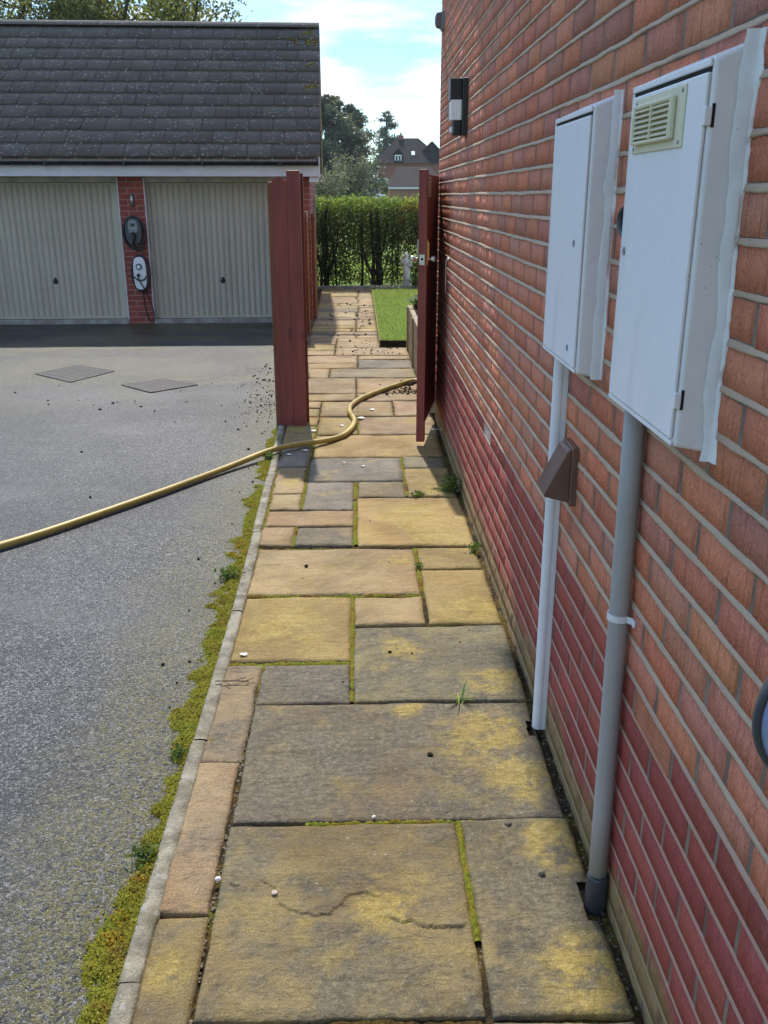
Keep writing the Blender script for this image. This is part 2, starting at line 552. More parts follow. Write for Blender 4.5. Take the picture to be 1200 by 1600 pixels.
def asphalt_mat():
    t = T('asphalt')
    s = t.xyz()
    v = t.voro(170, out='Color')
    sep = t.n('ShaderNodeSeparateColor')
    t.put(sep.inputs[0], v)
    c = t.ramp(sep.outputs[0], [(0.0, (0.008, 0.009, 0.0105)), (0.5, (0.028, 0.029, 0.031)), (0.80, (0.072, 0.072, 0.073)), (1.0, (0.25, 0.245, 0.235))])
    big = t.noise(0.55, 6, 0.6)
    c = t.mix(t.rng(big, 0.40, 0.60, 0, 0.75), c, t.mix(1.0, c, (0.55, 0.56, 0.59), 'MULTIPLY'))
    silt = t.math('MULTIPLY', t.rng(t.noise(0.8, 6, 0.62, t.map((1, 1.5, 1), (7, 2, 0)), 0.4), 0.50, 0.64), 0.34)
    c = t.mix(silt, c, (0.105, 0.103, 0.098))
    c = t.mix(t.rng(t.noise(2.4, 7, 0.7), 0.5, 0.68, 0, 0.6), c, t.mix(1.0, c, (0.62, 0.61, 0.60), 'MULTIPLY'))
    # garage shade and wetness put into the colour in front of the doors
    shade_damp = t.rng(t.math('ADD', s[1], t.math('MULTIPLY', t.math('SUBTRACT', t.noise(0.6, 5, 0.6), 0.5), 5.0)), 6.6, 8.6)
    c = t.mix(t.math('MULTIPLY', shade_damp, 0.8), c, t.mix(1.0, c, (0.42, 0.43, 0.46), 'MULTIPLY'))
    # green algae and silt in patches round the covers and along the fence
    gy = t.rng(s[1], 6.2, 8.6)
    patch = t.rng(t.noise(0.7, 7, 0.62, t.map((1, 1.6, 1), (0.6, 0, 0)), 0.3), 0.45, 0.58)
    gm = t.math('MULTIPLY', t.math('MULTIPLY', gy, patch), t.rng(t.noise(24, 5, 0.7), 0.25, 0.6, 0.35, 0.85))
    dd = t.n('ShaderNodeVectorMath', operation='LENGTH')
    t.put(dd.inputs[0], t.map((0.62, 1.15, 0.0), (1.60, -10.2, 0)))
    ring = t.rng(t.math('ADD', dd.outputs['Value'], t.math('MULTIPLY', t.math('SUBTRACT', t.noise(1.5, 7, 0.66), 0.5), 1.1)), 0.55, 1.05, 0.85, 0)
    gm = t.math('MAXIMUM', gm, t.math('MULTIPLY', ring, t.rng(t.noise(20, 5, 0.7), 0.25, 0.6, 0.5, 0.9)))
    c = t.mix(gm, c, t.mix(t.noise(40, 5, 0.7), (0.040, 0.040, 0.018), (0.105, 0.095, 0.04)))
    edge = t.rng(t.math('ADD', s[0], t.math('MULTIPLY', t.math('SUBTRACT', t.noise(3.6, 8, 0.72), 0.5), 0.75)), -1.05, -0.66)
    em = t.math('MULTIPLY', edge, t.rng(t.noise(60, 5, 0.78), 0.40, 0.60))
    c = t.mix(t.math('MULTIPLY', em, 0.9), c, t.mix(t.noise(18, 5, 0.7), (0.055, 0.050, 0.014), (0.17, 0.145, 0.03)))
    # fine cracks
    cr = t.voro(0.55, t.mix(0.12, t.co, t.n('ShaderNodeTexNoise').outputs[1]), 'DISTANCE_TO_EDGE')
    crm = t.math('MULTIPLY', t.math('LESS_THAN', cr, 0.0035), t.math('GREATER_THAN', t.noise(0.8, 3), 0.60))
    c = t.mix(t.math('MULTIPLY', crm, 0.6), c, (0.012, 0.011, 0.010))
    d = t.voro(170)
    h = t.math('SUBTRACT', t.math('MULTIPLY', t.noise(22, 5), 0.8), t.math('MULTIPLY', d, 0.8))
    nm = t.bump(h, 0.8, 0.0055)
    r = t.math('SUBTRACT', t.rng(big, 0.35, 0.65, 0.42, 0.60), t.math('MULTIPLY', shade_damp, 0.10))
    return t.end(c, r, nm, 0, 0.5)
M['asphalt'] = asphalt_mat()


def moss_mat():
    t = T('moss')
    n = t.noise(9, 6, 0.7)
    n2 = t.noise(130, 4, 0.75)
    c = t.ramp(n, [(0.28, (0.05, 0.06, 0.012)), (0.40, (0.19, 0.10, 0.022)), (0.50, (0.26, 0.23, 0.026)), (0.64, (0.19, 0.25, 0.025)), (0.8, (0.34, 0.34, 0.05))])
    c = t.mix(t.rng(n2, 0.62, 0.35, 0, 0.75), c, t.mix(1.0, c, (0.32, 0.32, 0.30), 'MULTIPLY'))
    nm = t.bump(n2, 1.0, 0.008)
    return t.end(c, 0.95, nm, 0, 0.15)
M['moss'] = moss_mat()


def bed_mat():
    """dirt, moss and grit in the joints between the slabs"""
    t = T('joint_dirt')
    n = t.noise(6.5, 6, 0.7)
    n2 = t.noise(150, 5, 0.75)
    c = t.ramp(n, [(0.30, (0.03, 0.026, 0.018)), (0.46, (0.055, 0.045, 0.026)), (0.54, (0.13, 0.085, 0.025)), (0.64, (0.13, 0.14, 0.018)), (0.75, (0.17, 0.17, 0.03))])
    c = t.mix(t.rng(n2, 0.35, 0.7), t.mix(1.0, c, (0.4, 0.4, 0.4), 'MULTIPLY'), t.mix(1.0, c, (1.4, 1.35, 1.2), 'MULTIPLY'))
    st = t.math('LESS_THAN', t.voro(75), 0.28)
    c = t.mix(t.math('MULTIPLY', st, t.math('MULTIPLY', t.math('GREATER_THAN', t.noise(13, 3), 0.55), 0.8)), c, (0.22, 0.19, 0.14))
    return t.end(c, 0.95, t.bump(n2, 1.0, 0.008), 0, 0.15)
M['bed'] = bed_mat()


def wood_mat(name, col, rough=0.5, var=0.25, along='z', sc=1.0):
    t = T(name)
    s = {'z': (22, 22, 1.6), 'x': (1.6, 22, 22), 'y': (22, 1.6, 22)}[along]
    g = t.noise(sc, 5, 0.6, t.map(s), 0.6)
    c = t.mix(t.rng(g, 0.3, 0.7), tuple(x * (1 - var) for x in col), tuple(x * (1 + var) for x in col))
    c = t.mix(t.rng(t.noise(2.2, 6, 0.7), 0.45, 0.75, 0, 0.45), c, tuple(x * 0.55 for x in col))
    kn = t.math('LESS_THAN', t.voro(1.0, t.map((7, 7, 1.7))), 0.11)
    c = t.mix(t.math('MULTIPLY', kn, 0.5), c, tuple(x * 0.35 for x in col))
    nm = t.bump(t.noise(sc, 6, 0.65, t.map(tuple(x * 3 for x in s))), 0.5, 0.003)
    return t.end(c, t.rng(g, 0.2, 0.8, rough - 0.08, rough + 0.12), nm, 0, 0.4)
M['red_wood'] = wood_mat('red_stained_wood', (0.25, 0.058, 0.045), 0.5)
M['fence_wood'] = wood_mat('brown_stained_wood', (0.25, 0.08, 0.04), 0.6)
M['lit_edge_wood'] = wood_mat('sunlit_edge_wood', (0.48, 0.30, 0.18), 0.75)  # fence post edges, sunlight put into the colour
M['grey_wood'] = wood_mat('weathered_grey_wood', (0.30, 0.25, 0.21), 0.8)
M['planter_wood'] = wood_mat('algae_stained_timber', (0.36, 0.29, 0.17), 0.85, 0.3, 'y')


def dirty_white(name, col, dirt, amt, rough, streak=True):
    t = T(name)
    n1 = t.noise(5, 6, 0.65)
    c = t.mix(t.rng(n1, 0.3, 0.7), col, tuple(x * 0.9 for x in col))
    st = t.noise(1, 6, 0.7, t.map((14, 14, 1.2) if streak else (9, 9, 9)))
    c = t.mix(t.math('MULTIPLY', t.rng(st, 0.5, 0.78), amt), c, dirt)
    sp = t.math('MULTIPLY', t.math('LESS_THAN', t.voro(70), 0.10), t.math('GREATER_THAN', t.noise(7, 5), 0.56))
    c = t.mix(t.math('MULTIPLY', sp, 0.5), c, (0.12, 0.10, 0.08))
    nm = t.bump(t.noise(38, 4), 0.12, 0.004)
    return t.end(c, t.rng(n1, 0.3, 0.7, rough - 0.08, rough + 0.1), nm, 0, 0.45)
M['box_white'] = dirty_white('white_box_plastic', (0.80, 0.80, 0.82), (0.50, 0.47, 0.43), 0.5, 0.42)
M['seal'] = dirty_white('white_sealant', (0.80, 0.81, 0.83), (0.55, 0.52, 0.48), 0.3, 0.55, False)
M['cream'] = dirty_white('cream_plastic', (0.68, 0.64, 0.46), (0.35, 0.33, 0.2), 0.35, 0.5, False)
M['pipe_white'] = dirty_white('white_pipe_plastic', (0.74, 0.76, 0.80), (0.45, 0.42, 0.36), 0.4, 0.35)
M['pipe_grey'] = dirty_white('grey_pipe_plastic', (0.36, 0.35, 0.34), (0.20, 0.19, 0.17), 0.7, 0.5)
M['fascia'] = dirty_white('white_fascia', (0.72, 0.70, 0.74), (0.48, 0.42, 0.42), 0.35, 0.45, False)
M['black_plastic'] = plain('black_plastic', (0.018, 0.018, 0.02), 0.42, 0, 0.2, 15, 0.1)
M['charcoal'] = plain('charcoal_plastic', (0.05, 0.055, 0.065), 0.4, 0, 0.2, 15, 0.1)
M['grey_plastic'] = plain('grey_plastic', (0.22, 0.23, 0.25), 0.45, 0, 0.15, 15, 0.1)
M['gutter'] = plain('black_gutter', (0.013, 0.015, 0.02), 0.3, 0, 0.3, 6, 0.1)
M['brown_plastic'] = plain('brown_plastic', (0.155, 0.085, 0.06), 0.42, 0, 0.12, 14, 0.15)
M['steel'] = plain('zinc_steel', (0.55, 0.54, 0.52), 0.35, 0.9, 0.2, 40, 0.2, dirt=(0.2, 0.15, 0.1))
M['pale_metal'] = plain('pale_zinc_plate', (0.56, 0.50, 0.44), 0.5, 0.3, 0.25, 40, 0.2, dirt=(0.2, 0.12, 0.08), dirt_amt=0.5)
M['brass'] = plain('brass', (0.62, 0.33, 0.12), 0.35, 0.8, 0.2, 40, 0.2)
M['concrete'] = plain('concrete', (0.30, 0.28, 0.25), 0.85, 0, 0.3, 7, 0.6, 120, 0.2, (0.12, 0.11, 0.09), 0.6)

def kerb_mat():
    t = T('lichened_concrete')
    n = t.noise(11, 7, 0.72)
    c = t.ramp(n, [(0.32, (0.13, 0.12, 0.09)), (0.5, (0.28, 0.255, 0.195)), (0.68, (0.44, 0.40, 0.31))])
    sp = t.noise(150, 4, 0.75)
    c = t.mix(t.rng(sp, 0.5, 0.72, 0, 0.6), c, t.mix(1.0, c, (1.7, 1.65, 1.5), 'MULTIPLY'))
    c = t.mix(t.rng(sp, 0.46, 0.3, 0, 0.7), c, t.mix(1.0, c, (0.45, 0.45, 0.42), 'MULTIPLY'))
    li = t.math('MULTIPLY', t.math('LESS_THAN', t.voro(26), 0.27), t.math('GREATER_THAN', t.noise(5, 4), 0.47))
    c = t.mix(t.math('MULTIPLY', li, 0.6), c, (0.42, 0.41, 0.36))
    c = t.mix(t.math('MULTIPLY', t.rng(t.noise(4, 6, 0.7), 0.52, 0.7), 0.6), c, (0.13, 0.12, 0.03))
    return t.end(c, 0.9, t.bump(sp, 0.9, 0.006), 0, 0.2)
M['kerb'] = kerb_mat()
M['terracotta'] = plain('terracotta', (0.42, 0.15, 0.08), 0.8, 0, 0.15, 30, 0.4, 150, 0.2)
M['pale_clay'] = plain('pale_clay', (0.55, 0.42, 0.36), 0.8, 0, 0.15, 30, 0.4, 150, 0.2)
M['dark'] = plain('dark_hole', (0.01, 0.008, 0.007), 0.9)
M['soil'] = plain('soil', (0.042, 0.030, 0.020), 0.95, 0, 0.5, 60, 1.0, 200, 0.1)
M['stone_bit'] = plain('stone_bit', (0.20, 0.165, 0.12), 0.85, 0, 0.3, 60, 0.6, 200, 0.2)
M['petal'] = plain('white_petal', (0.75, 0.73, 0.68), 0.7)
M['twig'] = plain('twig_bark', (0.22, 0.16, 0.10), 0.85, 0, 0.3, 60, 0.5, 200, 0.2)
M['bark'] = plain('dark_bark', (0.035, 0.028, 0.020), 0.9, 0, 0.4, 12, 0.8, 60, 0.1)
M['tree_bark'] = plain('tree_bark', (0.10, 0.08, 0.06), 0.9, 0, 0.4, 6, 0.8, 30, 0.1)
M['statue'] = plain('pale_cast_stone', (0.74, 0.72, 0.66), 0.85, 0, 0.15, 20, 0.4, 90, 0.2, (0.4, 0.4, 0.3), 0.4)
M['hose'] = plain('yellow_rubber_hose', (0.46, 0.335, 0.085), 0.45, 0, 0.15, 5, 0.1, 60, 0.5, (0.22, 0.16, 0.05), 0.5)
M['win_white'] = plain('white_window_frame', (0.75, 0.77, 0.8), 0.4)
M['car_silver'] = plain('silver_car_paint', (0.55, 0.6, 0.66), 0.3, 0.3, 0.05, 5, 0.0)
M['tyre'] = plain('tyre_rubber', (0.02, 0.02, 0.02), 0.8)
t_ = T('window_glass'); M['glass'] = t_.end((0.02, 0.025, 0.03), 0.06, None, 0, 0.6)
t_ = T('lamp_glass'); M['lampglass'] = t_.end((0.95, 0.95, 0.95), 0.18, t_.bump(t_.noise(1, 3, 0.5, t_.map((220, 220, 4))), 0.8, 0.004), 0, 0.6)
t_ = T('mirror_reflections'); M['mirror'] = t_.end(t_.mix(t_.rng(t_.noise(14, 3), 0.5, 0.7, 0, 0.4), (0.36, 0.46, 0.80), (0.60, 0.45, 0.62)), 0.12, None, 0.35, 0.6)  # blue and pink reflections mixed into the glass colour


def leaf_mat(name, c1, c2, tr, w=0.4, rough=0.5, var=3.0):
    t = T(name)
    tc = t.attr('tint')
    n = t.noise(var, 4)
    c = t.mix(n, c1, c2)
    c = t.mix(1.0, c, tc, 'MULTIPLY')
    trc = t.mix(1.0, tr, tc, 'MULTIPLY')
    return t.end(c, rough, None, 0, 0.3, trc, w)
M['hedge_leaf'] = leaf_mat('hedge_leaves', (0.028, 0.055, 0.016), (0.068, 0.10, 0.027), (0.18, 0.25, 0.05), 0.36)
M['tree_leaf'] = leaf_mat('deciduous_leaves', (0.07, 0.095, 0.035), (0.14, 0.155, 0.065), (0.30, 0.34, 0.10), 0.42)
M['conifer'] = leaf_mat('conifer_needles', (0.065, 0.088, 0.060), (0.12, 0.15, 0.105), (0.16, 0.19, 0.10), 0.3)
M['scrub'] = leaf_mat('pale_scrub', (0.15, 0.165, 0.10), (0.24, 0.25, 0.16), (0.22, 0.24, 0.11), 0.3)
M['weed'] = leaf_mat('weed_leaves', (0.06, 0.11, 0.025), (0.12, 0.18, 0.05), (0.20, 0.30, 0.05), 0.35, 0.5, 30)
M['moss_leaf'] = leaf_mat('moss_shoots', (0.26, 0.27, 0.03), (0.44, 0.42, 0.06), (0.52, 0.52, 0.07), 0.35, 0.8, 12)
M['grass_blade'] = leaf_mat('grass_blades', (0.17, 0.27, 0.07), (0.27, 0.38, 0.11), (0.48, 0.68, 0.16), 0.35, 0.5, 8)
M['white_flower'] = leaf_mat('small_white_flowers', (0.45, 0.46, 0.38), (0.6, 0.6, 0.5), (0.4, 0.4, 0.3), 0.3)


def field_mat():
    t = T('field_grass')
    n = t.noise(3.0, 7, 0.7)
    c = t.ramp(n, [(0.3, (0.09, 0.14, 0.025)), (0.55, (0.19, 0.27, 0.045)), (0.75, (0.28, 0.34, 0.07))])
    nm = t.bump(t.noise(25, 6, 0.7), 1.0, 0.06)
    return t.end(c, 0.9, nm, 0, 0.2)
M['field'] = field_mat()


def rooftile_mat(name, c1, c2, lich, scale=1.0, spec=0.12):
    t = T(name)
    tc = t.attr('tint')
    n = t.noise(2.0 * scale, 6, 0.65)
    c = t.mix(n, c1, c2)
    c = t.mix(1.0, c, tc, 'MULTIPLY')
    c = t.mix(t.rng(t.noise(80 * scale, 4, 0.7), 0.5, 0.75, 0, 0.35), c, tuple(min(1, x * 1.9) for x in c2))
    sp = t.math('LESS_THAN', t.voro(17 * scale, t.map((1, 1, 1))), 0.21)
    sp = t.math('MULTIPLY', sp, t.math('GREATER_THAN', t.noise(3.2 * scale, 5), 0.47))
    c = t.mix(t.math('MULTIPLY', sp, 0.75), c, lich)
    dk = t.math('MULTIPLY', t.math('LESS_THAN', t.voro(9 * scale, t.map((1, 1, 1), (5, 3, 2))), 0.13), t.math('GREATER_THAN', t.noise(2.2 * scale, 4), 0.5))
    c = t.mix(t.math('MULTIPLY', dk, 0.7), c, (0.035, 0.033, 0.018))
    nm = t.bump(t.noise(70 * scale, 5, 0.7), 0.5, 0.006)
    return t.end(c, 0.85, nm, 0, spec)
M['roof'] = rooftile_mat('slate_grey_roof_tiles', (0.090, 0.080, 0.070), (0.158, 0.142, 0.126), (0.42, 0.40, 0.34))
M['far_roof'] = rooftile_mat('far_roof_tiles', (0.017, 0.014, 0.013), (0.030, 0.025, 0.022), (0.16, 0.15, 0.12), 0.4)
M['mossy_roof'] = rooftile_mat('pale_mossy_roof_tiles', (0.040, 0.032, 0.028), (0.068, 0.055, 0.048), (0.07, 0.07, 0.04), 0.4)

# ================================================================== SETTING
def sheet(name, xs, ys, zf, mat, kind='structure', tint=None):
    X, Y = np.meshgrid(xs, ys, indexing='ij')
    V = np.stack([X.ravel(), Y.ravel(), np.zeros(X.size)], 1)
    V[:, 2] = zf(V)
    o = mesh_np(name, V, grid_faces(len(xs), len(ys))[:, ::-1][:, ::-1], mat, smooth_shade=True)
    o['kind'] = kind
    return o

# far ground: fields that climb a little toward the houses
def ground_z(V):
    y = V[:, 1]
    return -0.10 + 1.0 * smooth(25, 110, y) - 0.0 * y
gx = np.concatenate([np.linspace(-900, -40, 12), np.linspace(-30, 30, 25), np.linspace(40, 900, 12)])
gy = np.concatenate([np.linspace(-300, -10, 8), np.linspace(0, 130, 66), np.linspace(150, 1500, 14)])
sheet('ground', gx, gy, ground_z, M['field'])

# driveway
def drive_z(V):
    return -0.014 + 0.004 * fbm(V, 0.8, 3, 5) * smooth(-0.55, -1.2, V[:, 0])
dx = np.concatenate([np.linspace(-16, -4, 25)[:-1], np.linspace(-4, -0.508, 40)])
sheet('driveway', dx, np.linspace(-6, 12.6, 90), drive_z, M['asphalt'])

# ---- the path: riven slabs on a dirt bed
# x0,x1,y0,y1, base colour, greyness, lichen spots [(x,y,r)], tone
YEL = (0.42, 0.31, 0.125); TAN = (0.40, 0.305, 0.165); PNK = (0.385, 0.285, 0.17); GRY = (0.29, 0.24, 0.15); OLI = (0.36, 0.275, 0.11); BLU = (0.26, 0.225, 0.185)
SL = [
 (-0.350, 0.249, 1.420, 2.028, (0.32, 0.245, 0.125), 0.66, [(0.05, 1.72, 0.10)]),
 (0.264, 0.552, 1.418, 2.040, (0.32, 0.255, 0.13), 0.80, [(0.50, 1.50, 0.16), (0.50, 1.92, 0.12)]),
 (-0.348, 0.544, 2.044, 2.638, (0.31, 0.25, 0.145), 0.92, [(0.36, 2.45, 0.18), (0.47, 2.25, 0.15), (0.15, 2.60, 0.08)]),
 (-0.347, -0.040, 2.645, 2.910, (0.26, 0.22, 0.15), 0.95, []),
 (-0.025, 0.552, 2.652, 3.210, (0.31, 0.255, 0.145), 0.80, [(0.16, 3.02, 0.13), (0.47, 2.78, 0.16)]),
 (-0.484, -0.358, 2.330, 2.912, (0.32, 0.255, 0.165), 0.65, []),
 (-0.482, -0.364, 1.722, 2.320, (0.36, 0.275, 0.165), 0.45, []),
 (-0.480, -0.360, 1.090, 1.708, (0.32, 0.25, 0.12), 0.6, [(-0.43, 1.55, 0.1), (-0.44, 1.3, 0.1)]),
 (-0.350, 0.252, 0.800, 1.400, YEL, 0.5, [(0.1, 1.3, 0.3)]),
 (0.264, 0.550, 0.800, 1.400, GRY, 0.7, []),
 (-0.480, -0.041, 2.940, 3.500, YEL, 0.0, [(-0.3, 3.2, 0.25)]),
 (-0.026, 0.254, 3.226, 3.492, TAN, 0.15, []),
 (0.270, 0.551, 3.222, 3.774, YEL, 0.1, [(0.42, 3.35, 0.2)]),
 (0.267, 0.545, 3.790, 4.046, OLI, 0.3, []),
 (-0.480, 0.253, 3.520, 4.046, TAN, 0.05, [(0.2, 3.9, 0.1)]),
 (-0.012, 0.550, 4.076, 4.815, YEL, 0.1, [(0.25, 4.5, 0.25), (0.35, 4.25, 0.2)]),
 (-0.492, -0.330, 4.092, 4.352, TAN, 0.2, []),
 (-0.316, -0.036, 4.092, 4.350, GRY, 0.75, []),
 (-0.486, -0.034, 4.366, 4.608, TAN, 0.2, []),
 (-0.488, -0.328, 4.624, 4.892, TAN, 0.15, []),
 (-0.306, -0.035, 4.622, 5.122, BLU, 0.6, []),
 (-0.006, 0.258, 4.830, 5.114, GRY, 0.35, []),
 (-0.308, 0.258, 5.134, 5.645, BLU, 0.6, []),
 (0.274, 0.540, 4.832, 5.386, OLI, 0.1, [(0.45, 4.95, 0.14)]),
 (0.278, 0.540, 5.402, 5.650, GRY, 0.4, []),
 (-0.496, -0.322, 4.908, 5.418, TAN, 0.1, [(-0.4, 5.1, 0.1)]),
 (-0.510, -0.316, 5.434, 5.935, BLU, 0.5, []),
 (-0.530, -0.310, 5.955, 6.520, OLI, 0.4, [(-0.42, 6.4, 0.12)]),
 (-0.298, 0.545, 5.664, 6.226, YEL, 0.15, []),
 (-0.296, -0.018, 6.244, 6.785, OLI, 0.15, [(-0.16, 6.65, 0.14)]),
 (-0.003, 0.560, 6.240, 6.790, PNK, 0.1, [(0.40, 6.65, 0.12)]),
 (-0.530, -0.312, 6.535, 6.790, OLI, 0.3, []),
 (-0.560, -0.312, 6.806, 7.085, OLI, 0.2, []),
 (-0.560, -0.312, 7.100, 7.345, TAN, 0.2, []),
 (-0.298, 0.262, 6.806, 7.345, TAN, 0.1, []),
 (0.278, 0.560, 6.806, 7.345, PNK, 0.0, []),
 (-0.560, -0.032, 7.360, 7.645, TAN, 0.1, []),
 (-0.560, -0.032, 7.660, 8.350, PNK, 0.2, []),
 (-0.016, 0.535, 7.360, 7.655, PNK, 0.1, []),
 (-0.016, 0.535, 7.670, 8.350, TAN, 0.3, []),
 (-0.560, -0.285, 8.366, 8.855, TAN, 0.1, []),
 (-0.270, 0.535, 8.366, 8.855, GRY, 0.3, []),
 (-0.560, -0.018, 8.870, 9.130, TAN, 0.2, []),
 (-0.560, -0.018, 9.145, 9.620, PNK, 0.2, []),
 (-0.002, 0.535, 8.870, 9.360, BLU, 0.5, []),
 (-0.002, 0.535, 9.375, 9.620, TAN, 0.2, []),
 (-0.570, -0.262, 9.636, 9.945, TAN, 0.1, []),
 (-0.570, -0.262, 9.960, 10.36, YEL, 0.1, []),
 (-0.248, 0.535, 9.636, 10.12, TAN, 0.15, []),
]
rs = random.Random(4)
y = 10.375
SL.append((-0.245, 0.232, 10.135, 10.82, TAN, 0.3, []))
SL.append((-0.57, -0.26, 10.375, 10.82, TAN, 0.2, []))
y = 10.835
while y < 16.9:
    h = rs.choice([0.27, 0.42, 0.56])
    y1 = min(y + h, 16.98)
    sp = rs.choice([-0.26, 0.0, -0.03, -0.30])
    w0 = -0.58 - 0.012 * (y - 10.8)
    ca, cb = rs.choice([TAN, PNK, YEL, GRY, BLU]), rs.choice([TAN, YEL, PNK, TAN])
    SL.append((w0, sp - 0.008, y, y1, ca, rs.uniform(0, 0.5), []))
    SL.append((sp + 0.008, 0.232, y, y1, cb, rs.uniform(0, 0.5), []))
    y = y1 + 0.015

# flaked edges on the big front slab (polylines, metres)
FLAKE = [
 ([(-0.262, 1.822), (-0.212, 1.799), (-0.200, 1.735), (-0.133, 1.707), (-0.08, 1.706), (-0.051, 1.737), (-0.036, 1.766), (0.002, 1.778), (0.048, 1.76)], 0.0048, 0.10),
 ([(0.046, 1.694), (0.134, 1.672), (0.199, 1.658), (0.247, 1.676)], 0.006, 0.07),
 ([(-0.345, 1.84), (-0.32, 1.81), (-0.29, 1.815)], 0.005, 0.06),
 ([(-0.48, 2.455), (-0.42, 2.47), (-0.36, 2.455)], 0.004, 0.10),
]


def flake_depth(P):
    d = np.zeros(len(P))
    for pl, dep, fall in FLAKE:
        pl = np.array(pl)
        xs_, ys_ = pl[:, 0], pl[:, 1]
        jit = 0.012 * fbm(np.stack([P[:, 0], P[:, 0] * 0, P[:, 0] * 0], 1), 45, 4, 3)
        yl = np.interp(P[:, 0], xs_, ys_) + jit
        inside = (P[:, 0] >= xs_.min()) & (P[:, 0] <= xs_.max())
        dd = yl - P[:, 1]
        ends = np.minimum(P[:, 0] - xs_.min(), xs_.max() - P[:, 0])
        fade = np.clip(ends / 0.02, 0, 1)
        m = inside & (dd > 0) & (dd < fall)
        d[m] += (dep * (1 - dd[m] / fall) * fade[m])
    return d

PV, PF, PT, PL_, base_i = [], [], [], [], 0
for i, (x0, x1, y0, y1, c, g, spots) in enumerate(SL):
    step = 0.0045 if y0 < 2.1 and x0 < 0 and y0 > 1.4 else 0.008 if y0 < 2.7 else (0.014 if y0 < 5 else 0.03)
    nu = max(4, int((x1 - x0) / step)); nv = max(4, int((y1 - y0) / (step if step != 0.0045 else 0.0021)))
    u = np.linspace(0, 1, nu); v = np.linspace(0, 1, nv)
    U, W = np.meshgrid(u, v, indexing='ij')
    X = x0 + U * (x1 - x0); Y = y0 + W * (y1 - y0)
    P = np.stack([X.ravel(), Y.ravel(), np.zeros(X.size)], 1)
    # ragged edges
    off = np.array([i * 3.7, i * 1.9, 0])
    ex = 0.0075 * fbm(P + off, 9, 5, 2); ey = 0.0075 * fbm(P + off + 50, 9, 5, 3)
    eu = np.minimum(U, 1 - U).ravel() * (x1 - x0); ev = np.minimum(W, 1 - W).ravel() * (y1 - y0)
    edge = np.minimum(eu, ev)
    P[:, 0] += ex * np.exp(-eu / 0.03); P[:, 1] += ey * np.exp(-ev / 0.03)
    riv = fbm(P * np.array([1, 1.8, 1]) + off, 7, 5, 5) * 0.0035
    terr = np.floor((fbm(P * np.array([0.8, 2.2, 1]) + off, 4, 4, 9)) * 4) * 0.0008
    z = riv + terr - 0.006 * np.exp(-edge / 0.006) - flake_depth(P)
    tilt = RNG.uniform(-1, 1, 2) * 0.004
    z += tilt[0] * (U.ravel() - 0.5) + tilt[1] * (W.ravel() - 0.5) + RNG.uniform(-0.002, 0.002)
    P[:, 2] = z
    keep = grid_faces(nu, nv)
    # notches cut for the two pipes
    for (cx, cy, rx, ry) in ((0.565, 1.735, 0.045, 0.06), (0.57, 2.475, 0.052, 0.042)):
        cen = P[keep].mean(1)
        keep = keep[~((np.abs(cen[:, 0] - cx) < rx) & (np.abs(cen[:, 1] - cy) < ry))]
    PV.append(P); PF.append(keep + base_i)
    lich = np.zeros(len(P))
    for (sx, sy, r) in spots:
        d = np.hypot(P[:, 0] - sx, P[:, 1] - sy) / r + 0.45 * fbm(P, 9, 4, 21)
        lich = np.maximum(lich, smooth(1.0, 0.35, d))
    PL_.append(lich)
    cj = np.array(c) * (1 + RNG.uniform(-0.08, 0.08)) * (1 + RNG.uniform(-0.03, 0.03, 3))
    PT.append(np.concatenate([np.tile(cj * 0.83, (len(P), 1)), np.full((len(P), 1), g)], 1))
    n0 = base_i
    base_i += len(P)
    # skirt
    idx = np.arange(nu * nv).reshape(nu, nv)
    ring = np.concatenate([idx[:, 0], idx[-1, 1:], idx[-2::-1, -1], idx[0, -2:0:-1]])
    S = P[ring].copy(); S[:, 2] -= 0.035
    PV.append(S); PL_.append(np.zeros(len(S)))
    PT.append(np.concatenate([np.tile(cj * 0.6, (len(S), 1)), np.full((len(S), 1), 1.0)], 1))
    r2 = np.roll(ring, -1); k = np.arange(len(ring)); k2 = np.roll(k, -1)
    PF.append(np.stack([ring + n0, k + base_i, k2 + base_i, r2 + n0], 1))
    base_i += len(S)
path = mesh_np('path', np.concatenate(PV), [np.concatenate(PF)], M['slab'], tint=np.concatenate(PT))
path['kind'] = 'structure'
la = path.data.attributes.new('lichen', 'FLOAT', 'POINT')
la.data.foreach_set('value', np.concatenate(PL_).astype(np.float32))

# joint bed
def bed_z(V):
    f = fbm(V, 5, 4, 31)
    return -0.014 + 0.008 * f + 0.006 * fbm(V, 60, 3, 33) - 0.03 * ((np.abs(V[:, 0] - 0.57) < 0.05) & (np.abs(V[:, 1] - 2.475) < 0.05))
BEDY = np.concatenate([np.linspace(0.6, 6.5, 540), np.linspace(6.53, 10.2, 110)])
bed_o = sheet('path_bed', np.linspace(0, 1, 130), BEDY, lambda V: V[:, 2], M['bed'])
sheet('path_bed_far', np.linspace(-0.85, 0.27, 20), np.linspace(10.2, 17.3, 60), bed_z, M['bed'])

# kerb: long concrete edging pieces
def kx(yy_):
    return float(-0.4985 - 0.045 * smooth(3.0, 6.5, np.array([yy_]))[0] - (0.02 * (yy_ - 5.5) if yy_ > 5.5 else 0))
co = np.empty(len(bed_o.data.vertices) * 3, np.float32); bed_o.data.vertices.foreach_get('co', co); co = co.reshape(-1, 3).astype(float)
lo = np.array([kx(q) if q < 6.5 else -0.60 for q in co[:, 1]])
co[:, 0] = lo + co[:, 0] * (0.60 - lo)
co[:, 2] = bed_z(co)
bed_o.data.vertices.foreach_set('co', co.astype(np.float32).ravel())

